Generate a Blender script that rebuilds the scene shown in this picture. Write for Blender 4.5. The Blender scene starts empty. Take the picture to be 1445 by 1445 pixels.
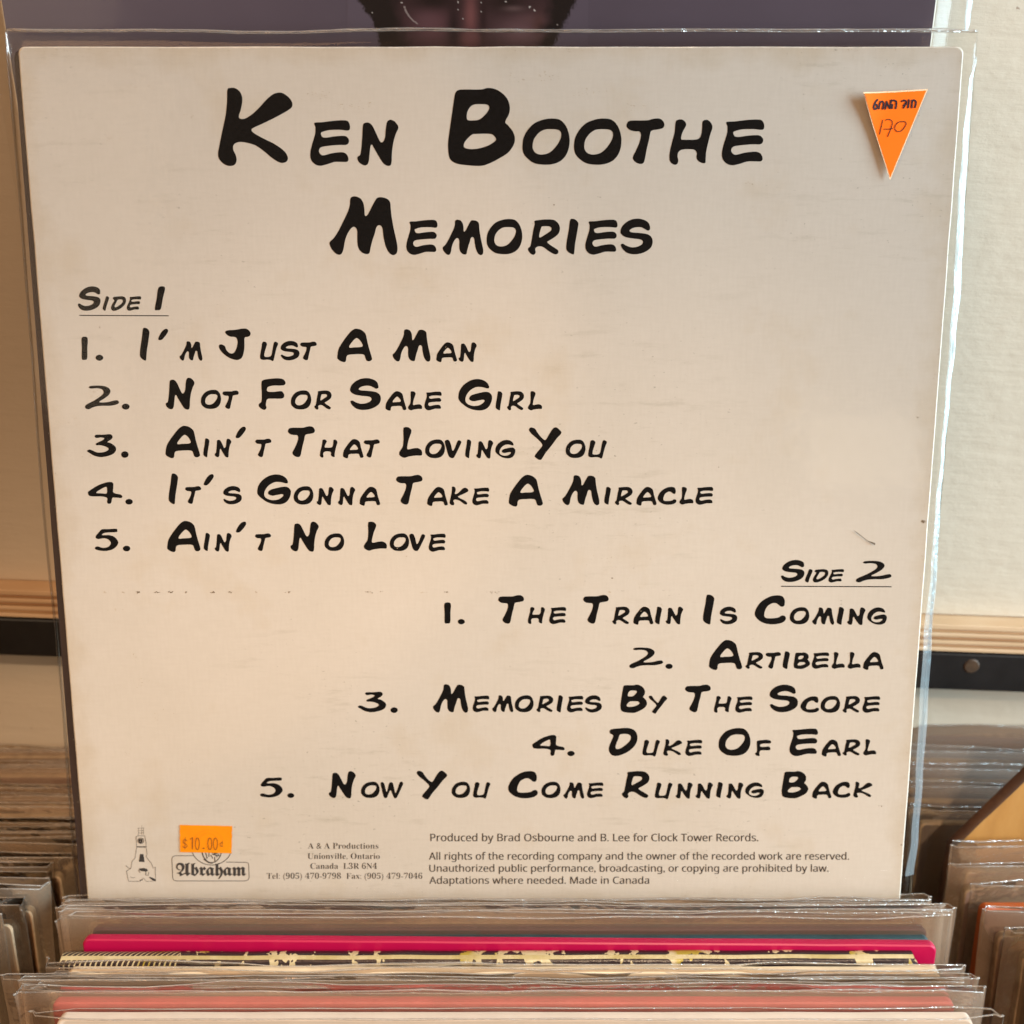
import bpy, bmesh, math, random
from mathutils import Vector, Matrix, noise
random.seed(7)
sc = bpy.context.scene
C = sc.collection
R = math.radians

# ---------------------------------------------------------------- camera
CAM = Vector((0.0, 0.0, 0.591))
PITCH = R(20)
cd = bpy.data.cameras.new("camera"); cam = bpy.data.objects.new("camera", cd); C.objects.link(cam)
cam.location = CAM; cam.rotation_euler = (R(90) - PITCH, 0, 0)
cd.sensor_width = 36; cd.lens = 36; cd.clip_start = 0.01; cd.clip_end = 60
cd.dof.use_dof = True; cd.dof.focus_distance = 0.357; cd.dof.aperture_fstop = 8
sc.camera = cam
# ---------------------------------------------------------------- world (dim warm room light)
w = bpy.data.worlds.new("World"); sc.world = w; w.use_nodes = True
bg = w.node_tree.nodes['Background']; bg.inputs[0].default_value = (1.0, 0.57, 0.31, 1); bg.inputs[1].default_value = 0.24
# ---------------------------------------------------------------- lamps
def area(name, loc, target, sx, sy, power, col):
    l = bpy.data.lights.new(name, 'AREA'); l.shape = 'RECTANGLE'; l.size = sx; l.size_y = sy; l.energy = power; l.color = col
    o = bpy.data.objects.new(name, l); C.objects.link(o); o.location = loc
    o.rotation_euler = (Vector(target) - Vector(loc)).to_track_quat('-Z', 'Y').to_euler()
    return o
area("window_light", (1.9, -0.35, .95), (0, 0.36, 0.45), 0.9, 1.5, 114, (0.66, 0.88, 1.0))
area("warm_area_light", (-0.75, -1.0, 2.1), (0, 0.36, 0.4), 0.7, 0.7, 9.5, (1.0, 0.56, 0.29))
area("warm_area_light", (-1.52, -1.45, 1.06), (0, 0.36, 0.5), 1.5, 0.86, 9, (1.0, 0.74, 0.50))  # added panel; its reflection brightens the left strip of the bag
area("warm_area_light", (.735, -1.46, .575), (.115, 0.345, 0.46), .25, .15, .42, (1.0, 0.84, 0.60))  # small added panel, placed to mirror as a glare patch in the bag
area("warm_area_light", (1.75, -1.25, .40), (0, 0.36, 0.36), 0.8, 0.8, 6, (1.0, 0.60, 0.33))  # added warm fill from the front right; the covers keep it off the left wall
def spot(name, loc, target, deg, blend, power, col, rad):
    l = bpy.data.lights.new(name, 'SPOT'); l.spot_size = R(deg); l.spot_blend = blend; l.energy = power; l.color = col; l.shadow_soft_size = rad
    o = bpy.data.objects.new(name, l); C.objects.link(o); o.location = loc
    o.rotation_euler = (Vector(target) - Vector(loc)).to_track_quat('-Z', 'Y').to_euler()
spot("added_warm_spot", (.45, -1.7, 2.1), (-.04, .32, .17), 15.5, .7, 150, (1.0, 0.72, 0.47), .05)  # added to warm the lower cover and leave the upper middle greyer
spot("added_warm_spot", (1.7, -1.15, .80), (-.275, .36, .52), 9.5, .25, 60, (1.0, 0.62, 0.34), .01)  # added to warm the cover's left strip while the left wall stays shaded
# ---------------------------------------------------------------- colour and sampling
sc.view_settings.view_transform = 'Standard'; sc.view_settings.look = 'None'
sc.view_settings.exposure = 0.05; sc.view_settings.gamma = 1.0
sc.cycles.transparent_max_bounces = 64; sc.cycles.max_bounces = 10
sc.cycles.caustics_reflective = False; sc.cycles.caustics_refractive = False

# ================================================================ materials
def nodes(name):
    m = bpy.data.materials.new(name); m.use_nodes = True
    return m, m.node_tree, m.node_tree.nodes, m.node_tree.links
def noise_n(n, l, scale, detail=4, rough=.55, vec=None, sc3=None, loc=(0,0,0)):
    t = n.new('ShaderNodeTexNoise'); t.inputs['Scale'].default_value = scale
    t.inputs['Detail'].default_value = detail; t.inputs['Roughness'].default_value = rough
    tc = n.new('ShaderNodeTexCoord'); src = tc.outputs['Object']
    mp = n.new('ShaderNodeMapping'); mp.inputs['Scale'].default_value = sc3 or (1, 1, 1); mp.inputs['Location'].default_value = loc
    l.new(src, mp.inputs[0]); l.new(mp.outputs[0], t.inputs['Vector'])
    return t.outputs['Fac']
def ramp(n, l, fac, stops):
    r = n.new('ShaderNodeValToRGB'); e = r.color_ramp.elements
    while len(e) < len(stops): e.new(0.5)
    for i, (p, c) in enumerate(stops):
        e[i].position = p; e[i].color = (*c, 1) if len(c) == 3 else c
    l.new(fac, r.inputs[0]); return r.outputs[0]
def mix(n, l, fac, a, b, mode='MIX'):
    x = n.new('ShaderNodeMixRGB'); x.blend_type = mode
    for i, v in enumerate((fac, a, b)):
        if isinstance(v, (int, float)): x.inputs[i].default_value = v
        elif isinstance(v, tuple): x.inputs[i].default_value = (*v, 1)
        else: l.new(v, x.inputs[i])
    return x.outputs[0]
def bump(n, l, h, strength, dist, bsdf):
    b = n.new('ShaderNodeBump'); b.inputs['Strength'].default_value = strength; b.inputs['Distance'].default_value = dist
    l.new(h, b.inputs['Height']); l.new(b.outputs[0], bsdf.inputs['Normal'])
def simple(name, col, rough=.5, var=.12, scale=60, spec=.4, sc3=None):
    m, t, n, l = nodes(name); b = n['Principled BSDF']
    f = noise_n(n, l, scale, 5, .6, sc3=sc3)
    dark = tuple(c * (1 - var) for c in col); lite = tuple(min(1, c * (1 + var)) for c in col)
    l.new(ramp(n, l, f, [(.3, dark), (.7, lite)]), b.inputs['Base Color'])
    b.inputs['Roughness'].default_value = rough; b.inputs['Specular IOR Level'].default_value = spec
    bump(n, l, f, .15, .0004, b)
    return m

def card_main():
    m, t, n, l = nodes("aged_cream_card"); b = n['Principled BSDF']
    big = noise_n(n, l, 9, 5, .55)
    base = ramp(n, l, big, [(.3, (.65, .605, .54)), (.55, (.69, .645, .585)), (.75, (.71, .67, .61))])
    # yellowed blotches
    bl = noise_n(n, l, 26, 4, .6, loc=(3, 1, 2))
    blm = ramp(n, l, bl, [(.56, (0, 0, 0)), (.76, (.34, .34, .34))])
    base = mix(n, l, blm, base, (.55, .44, .28))
    # horizontal rubbed streaks
    st = noise_n(n, l, 40, 6, .7, sc3=(1, 1, 6), loc=(5, 0, 1))
    stm = ramp(n, l, st, [(.55, (0, 0, 0)), (.68, (.30, .30, .30))])
    gate = noise_n(n, l, 11, 3, .5, loc=(8, 0, 4))
    gm = ramp(n, l, gate, [(.47, (0, 0, 0)), (.62, (1, 1, 1))])
    stm2 = mix(n, l, 1.0, stm, gm, 'MULTIPLY')
    base = mix(n, l, stm2, base, (.33, .30, .22))
    # small specks
    sp = noise_n(n, l, 520, 3, .6, sc3=(1, 1, 1.8))
    spm = ramp(n, l, sp, [(.66, (0, 0, 0)), (.72, (.75, .75, .75))])
    spm = mix(n, l, 1.0, spm, gm, 'MULTIPLY')
    base = mix(n, l, spm, base, (.22, .20, .16))
    # handling dirt and yellowing gathered toward the borders
    tc = n.new('ShaderNodeTexCoord'); sx = n.new('ShaderNodeSeparateXYZ'); l.new(tc.outputs['Object'], sx.inputs[0])
    def mth(op, a, b_=None):
        q = n.new('ShaderNodeMath'); q.operation = op
        for i, v in enumerate((a, b_)):
            if v is None: continue
            if isinstance(v, (int, float)): q.inputs[i].default_value = v
            else: l.new(v, q.inputs[i])
        return q.outputs[0]
    ex = mth('MULTIPLY', mth('ABSOLUTE', sx.outputs[0]), 1 / .157); ez = mth('MULTIPLY', mth('ABSOLUTE', mth('SUBTRACT', sx.outputs[2], .1565)), 1 / .1565)
    ed = mth('ADD', mth('MAXIMUM', ex, ez), mth('MULTIPLY', noise_n(n, l, 45, 5, .65, loc=(2, 9, 1)), .16))
    ed = mth('MULTIPLY', ed, .5); edm = ramp(n, l, ed, [(.517, (0, 0, 0)), (.545, (.38, .38, .38))])
    base = mix(n, l, edm, base, (.50, .40, .26))
    # linen grain
    gr = noise_n(n, l, 650, 2, .5, sc3=(.25, 1, 1.6)); gr2 = noise_n(n, l, 650, 2, .5, sc3=(1.6, 1, .25))
    g = mix(n, l, .5, gr, gr2)
    gc = ramp(n, l, g, [(.38, (.965, .962, .957)), (.62, (1, 1, 1))])
    base = mix(n, l, 1.0, base, gc, 'MULTIPLY')
    l.new(base, b.inputs['Base Color']); b.inputs['Roughness'].default_value = .55
    b.inputs['Specular IOR Level'].default_value = .25
    bump(n, l, g, .25, .0001, b)
    return m
M = {}
M['card'] = card_main()
M['edge'] = simple("worn_white_card_edge", (.80, .76, .68), .8, .18, 300)
M['edge_brown'] = simple("browned_card_edge", (.50, .38, .25), .85, .25, 250)
def ink_mat(name, col, rough=.3, spec=.35):
    m, t, n, l = nodes(name); b = n['Principled BSDF']
    f = noise_n(n, l, 700, 3)
    l.new(ramp(n, l, f, [(.4, col), (.75, tuple(c * 1.6 + .0015 for c in col))]), b.inputs['Base Color'])
    b.inputs['Roughness'].default_value = rough; b.inputs['Specular IOR Level'].default_value = spec
    return m
M['ink'] = ink_mat("black_printing_ink", (.0022, .0026, .0034), .4, .10)
M['ink_grey'] = ink_mat("thin_grey_printing_ink", (.10, .085, .075), .6, .2)
M['ink_dark'] = ink_mat("dark_grey_printing_ink", (.045, .042, .042), .6, .2)
M['scuff'] = ink_mat("brown_scuff_dirt", (.17, .13, .09), .9, .1)
M['scuff_lite'] = ink_mat("faint_scuff_dirt", (.42, .35, .26), .9, .1)
M['pen'] = ink_mat("felt_pen_ink", (.05, .012, .006), .5, .2)
M['label_print'] = ink_mat("black_label_print", (.02, .008, .012), .5, .2)
M['price_print'] = ink_mat("brown_price_gun_ink", (.22, .075, .02), .7, .1)

def plastic(name, haze=.04, hazecol=(.75, .68, .60), rough=.10, tint=(.985, .98, .97), wr=.35, scale=14, gloss=1.0, fine=.1, sc3=(1, 1, 1), gcol=(1, 1, 1)):
    m, t, n, l = nodes(name); n.remove(n['Principled BSDF']); out = n['Material Output']
    tr = n.new('ShaderNodeBsdfTransparent'); tr.inputs[0].default_value = (*tint, 1)
    gl = n.new('ShaderNodeBsdfGlossy'); gl.inputs['Roughness'].default_value = rough; gl.inputs[0].default_value = (*gcol, 1)
    df = n.new('ShaderNodeBsdfDiffuse'); df.inputs[0].default_value = (*hazecol, 1)
    a = noise_n(n, l, scale, 4, .5, sc3=sc3); c = noise_n(n, l, scale * 9, 3, .5)
    mm = mix(n, l, fine, a, c)
    b = n.new('ShaderNodeBump'); b.inputs['Strength'].default_value = wr; b.inputs['Distance'].default_value = .004
    l.new(mm, b.inputs['Height'])
    fr = n.new('ShaderNodeFresnel'); fr.inputs['IOR'].default_value = 1.42
    l.new(b.outputs[0], fr.inputs['Normal']); l.new(b.outputs[0], gl.inputs['Normal'])
    mu = n.new('ShaderNodeMath'); mu.operation = 'MULTIPLY'; mu.use_clamp = True; l.new(fr.outputs[0], mu.inputs[0]); mu.inputs[1].default_value = gloss
    m1 = n.new('ShaderNodeMixShader'); m1.inputs[0].default_value = haze
    l.new(tr.outputs[0], m1.inputs[1]); l.new(df.outputs[0], m1.inputs[2])
    m2 = n.new('ShaderNodeMixShader'); l.new(mu.outputs[0], m2.inputs[0])
    l.new(m1.outputs[0], m2.inputs[1]); l.new(gl.outputs[0], m2.inputs[2]); l.new(m2.outputs[0], out.inputs[0])
    return m
M['bag_main'] = plastic("clear_outer_bag", .002, rough=.075, wr=.16, scale=9, gloss=.42, fine=.12)
M['bag_fold'] = plastic("blue_glint_bag_fold", .20, (.62, .76, .86), .22, wr=.9, scale=30, gloss=.08, sc3=(1, 1, .25), gcol=(.60, .90, 1.0))  # bluish haze and gloss tint paint the window glint into the fold
M['bag'] = plastic("dusty_clear_bag", .11, (.92, .68, .50), .16, wr=.8, scale=22, gloss=.8, sc3=(1, 1, 1.6))
M['bag_milky'] = plastic("milky_rippled_bag", .17, (.66, .56, .48), .2, wr=1.0, scale=16, gloss=1.6, sc3=(1, 1, 3))
M['bag_dark'] = plastic("yellowed_clear_bag", .14, (.70, .54, .40), .16, (.93, .89, .83), wr=.8, scale=24, gloss=1.1)
M['bag_seam'] = plastic("bag_seam", .22, (.78, .72, .66), .15, wr=.9, scale=160, gloss=.8)

def wall_mat():
    m, t, n, l = nodes("cream_brushed_plaster"); b = n['Principled BSDF']
    a = noise_n(n, l, 70, 6, .6, sc3=(.5, 1, 3.5)); c = noise_n(n, l, 90, 5, .6, sc3=(1, 1, 1.3)); d = noise_n(n, l, 5, 3)
    h = mix(n, l, .5, a, c)
    col = ramp(n, l, d, [(.3, (.54, .465, .36)), (.7, (.59, .51, .40))])
    sp = noise_n(n, l, 260, 2, .5, loc=(4, 0, 2)); spm = ramp(n, l, sp, [(.77, (0, 0, 0)), (.80, (.7, .7, .7))])
    col = mix(n, l, spm, col, (.22, .13, .08))
    l.new(col, b.inputs['Base Color']); b.inputs['Roughness'].default_value = .75
    bump(n, l, h, .42, .0018, b)
    return m
M['wall'] = wall_mat()
def wood(name, cols, scale, sc3, rough=.5):
    m, t, n, l = nodes(name); b = n['Principled BSDF']
    f = noise_n(n, l, scale, 5, .6, sc3=sc3)
    k = len(cols)
    l.new(ramp(n, l, f, [(.28 + .44 * i / (k - 1), c) for i, c in enumerate(cols)]), b.inputs['Base Color'])
    b.inputs['Roughness'].default_value = rough; bump(n, l, f, .3, .0006, b)
    return m
M['ply_pale'] = wood("pale_ply_veneer", [(.50, .32, .17), (.62, .42, .25), (.70, .52, .34)], 20, (.6, 1, 14))
M['ply_dark'] = wood("dark_ply_veneer", [(.26, .12, .05), (.38, .20, .09), (.50, .30, .15)], 24, (.5, 1, 12))
M['tan_wood'] = wood("orange_tan_wood", [(.36, .17, .045), (.44, .22, .06), (.49, .26, .08)], 30, (2.5, 1, .8), .45)
M['wood_edge'] = wood("dark_worn_wood_edge", [(.03, .012, .008), (.07, .03, .015), (.13, .06, .025)], 60, (1, 1, 1), .6)
M['crate'] = wood("brown_crate_wood", [(.10, .05, .025), (.16, .085, .04)], 20, (1, 1, .3), .6)
M['rail'] = simple("black_painted_rail", (.012, .011, .011), .35, .3, 80)
M['rust'] = simple("rusty_screw_head", (.06, .03, .012), .6, .4, 400)
M['orange_label'] = simple("fluorescent_orange_label", (.98, .165, .003), .6, .02, 50, .12)
M['label_rim'] = simple("pale_label_rim", (1.0, .62, .36), .6, .05)
M['price_label'] = simple("amber_price_label", (1.0, .33, .006), .55, .03, 80, .15)

# ================================================================ mesh helpers
def finish(name, me, mats, parent=None, smooth=False):
    me.name = name
    o = bpy.data.objects.new(name, me); C.objects.link(o)
    for m in (mats if isinstance(mats, (list, tuple)) else [mats]): me.materials.append(m)
    if smooth:
        for p in me.polygons: p.use_smooth = True
    if parent is not None: o.parent = parent
    return o
def raw(name, vs, fs, mats, parent=None, smooth=False, mi=None):
    me = bpy.data.meshes.new(name); me.from_pydata([tuple(v) for v in vs], [], fs)
    o = finish(name, me, mats, parent, smooth)
    if mi:
        for p, k in zip(me.polygons, mi): p.material_index = k
    return o
def tag(o, label=None, cat=None, group=None, kind=None):
    for k, v in (('label', label), ('category', cat), ('group', group), ('kind', kind)):
        if v: o[k] = v
    return o
def empty(name, loc=(0, 0, 0), rot=(0, 0, 0)):
    o = bpy.data.objects.new(name, None); C.objects.link(o); o.location = loc; o.rotation_euler = rot
    o.empty_display_size = .02
    return o
def box(name, x0, x1, y0, y1, z0, z1, mats, parent=None, bev=.0006):
    bm = bmesh.new()
    bmesh.ops.create_cube(bm, size=1)
    for v in bm.verts:
        v.co = Vector((x0 + (v.co.x + .5) * (x1 - x0), y0 + (v.co.y + .5) * (y1 - y0), z0 + (v.co.z + .5) * (z1 - z0)))
    if bev: bmesh.ops.bevel(bm, geom=bm.edges[:], offset=bev, segments=2, affect='EDGES', profile=.5)
    me = bpy.data.meshes.new(name); bm.to_mesh(me); bm.free()
    return finish(name, me, mats, parent)

def rounded_card(name, wd, ht, th, mats, parent, r=.0025, warp=0.0, seed=0):
    """cardboard cover: rounded corners, outward rounded edge; front y=0, back y=th; slot 0 face, slot 1 edge"""
    xs, zs = wd / 2, ht
    ring = []
    def side(a, b, n):
        return [a + (b - a) * i / n for i in range(n)]
    pts = []
    for cx, cz, a0 in ((xs - r, r, -90), (xs - r, zs - r, 0), (-xs + r, zs - r, 90), (-xs + r, r, 180)):
        for k in range(6):
            a = R(a0 + 90 * k / 5); pts.append((cx + r * math.cos(a), cz + r * math.sin(a)))
        # extra points along the next side are added below
    dense = []
    for i, p in enumerate(pts):
        q = pts[(i + 1) % len(pts)]; d = math.hypot(q[0] - p[0], q[1] - p[1]); n = max(1, int(d / .012))
        for k in range(n): dense.append((p[0] + (q[0] - p[0]) * k / n, p[1] + (q[1] - p[1]) * k / n))
    N = len(dense); vs = []; fs = []; mi = []
    prof = [(.0006, 0), (.0001, .0004), (0, th * .5), (.0001, th - .0004), (.0006, th)]
    cx, cz = 0, ht / 2
    rnd = random.Random(seed)
    for ins, y in prof:
        for (x, z) in dense:
            k = 1 - ins / (wd / 2)
            wob = .00018 * noise.noise(Vector((x * 90, z * 90, seed)))
            vs.append((x * k + wob, y, (z - cz) * k + cz + wob))
    for j in range(len(prof) - 1):
        for i in range(N):
            a = j * N + i; b = j * N + (i + 1) % N
            fs.append((a, b, b + N, a + N)); mi.append(1)
    fs.append(tuple(range(N))); mi.append(0)
    fs.append(tuple(reversed([(len(prof) - 1) * N + i for i in range(N)]))); mi.append(0)
    return raw(name, vs, fs, mats, parent, mi=mi)

def bag(parent, wd, ht, th, mat, z0=-.002, lip=.006, side=.008, wav=.0008, seed=0, gap=.0008, seam=True, nx=28, nz=30, xoff=0, sag=0.0, flat=True):
    """clear outer sleeve round a cover: front and back sheets meeting in soft side folds, open lip with a seam"""
    half = wd / 2 + side; top = ht + lip
    vs = []; fs = []
    # cross section ring, going round front then back
    prof = []
    def edge(sgn):
        rr = th / 2 + gap
        out = []
        for k in range(7):
            a = R(-90 + 180 * k / 6)
            out.append((sgn * (half - rr + rr * math.cos(a) * .9), th / 2 + rr * math.sin(a)))
        return out
    for i in range(nx + 1): prof.append((-half + th / 2 + gap + (2 * half - th - 2 * gap) * i / nx, -gap, 0))
    for p in edge(1)[1:-1]: prof.append((p[0], p[1], 1))
    for i in range(nx + 1): prof.append((half - th / 2 - gap - (2 * half - th - 2 * gap) * i / nx, th + gap, 2))
    for p in reversed(edge(-1)[1:-1]): prof.append((p[0], p[1], 1))
    N = len(prof)
    rows = []
    for j in range(nz + 1):
        t = j / nz; t = 1 - (1 - t) ** 1.5
        rows.append(z0 + (top - z0) * t)
    for z in rows:
        for (x, y, k) in prof:
            n1 = noise.noise(Vector((x * 16 + seed, z * 14, seed * 3.1 + k))); n2 = noise.noise(Vector((x * 55, z * 40 + seed, seed + 9 + k)))
            d = wav * (n1 * 1.2 + n2 * .5)
            over = max(0, z - ht) / max(lip, .001); overx = max(0, abs(x) - wd / 2) / max(side, .001)
            free = min(1, over) + min(1, overx)
            dy = d * (.25 + free)
            if k == 0: dy = -abs(dy) * (1 if free == 0 else .6)
            if k == 2: dy = abs(dy)
            pinch = min(1, over) * .7
            if flat and overx > 0: pinch = max(pinch, min(.93, overx * 1.4))
            yy = y + (th / 2 - y) * pinch + dy
            # narrow the side folds slightly and irregularly
            dx = 0
            if overx > 0: dx = -math.copysign(1, x) * side * .35 * (noise.noise(Vector((z * 9, seed + (3 if x > 0 else 0), 0))) * .8 + .2) * overx
            dz = (.0012 * noise.noise(Vector((x * 20, seed, 2))) - sag * (abs(x) / half) ** 6) * min(1, over) 
            vs.append((x + dx + xoff, yy, z + dz))
    for j in range(nz):
        for i in range(N):
            a = j * N + i; b = j * N + (i + 1) % N
            fs.append((a, b, b + N, a + N))
    o = raw('plastic_sleeve', vs, fs, mat, parent, smooth=True)
    if seam:
        # thickened lip following the top ring of the front and back sheets
        sv = []; sf = []
        ring = [Vector(v) for v in vs[nz * N:]]
        for base in (0,):
            for i, p in enumerate(ring):
                j = .00022 * (1 + noise.noise(Vector((p.x * 260, seed, i % 3))))
                for (dy, dz) in ((-j, 0), (0, j * 1.6), (j, 0), (0, -j * 1.6)):
                    sv.append((p.x, p.y + dy, p.z + dz))
            for i in range(len(ring)):
                a = i * 4; b = ((i + 1) % len(ring)) * 4
                for q in range(4): sf.append((a + q, b + q, b + (q + 1) % 4, a + (q + 1) % 4))
        raw('seam', sv, sf, M['bag_seam'], o, smooth=True)
    return o

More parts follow.
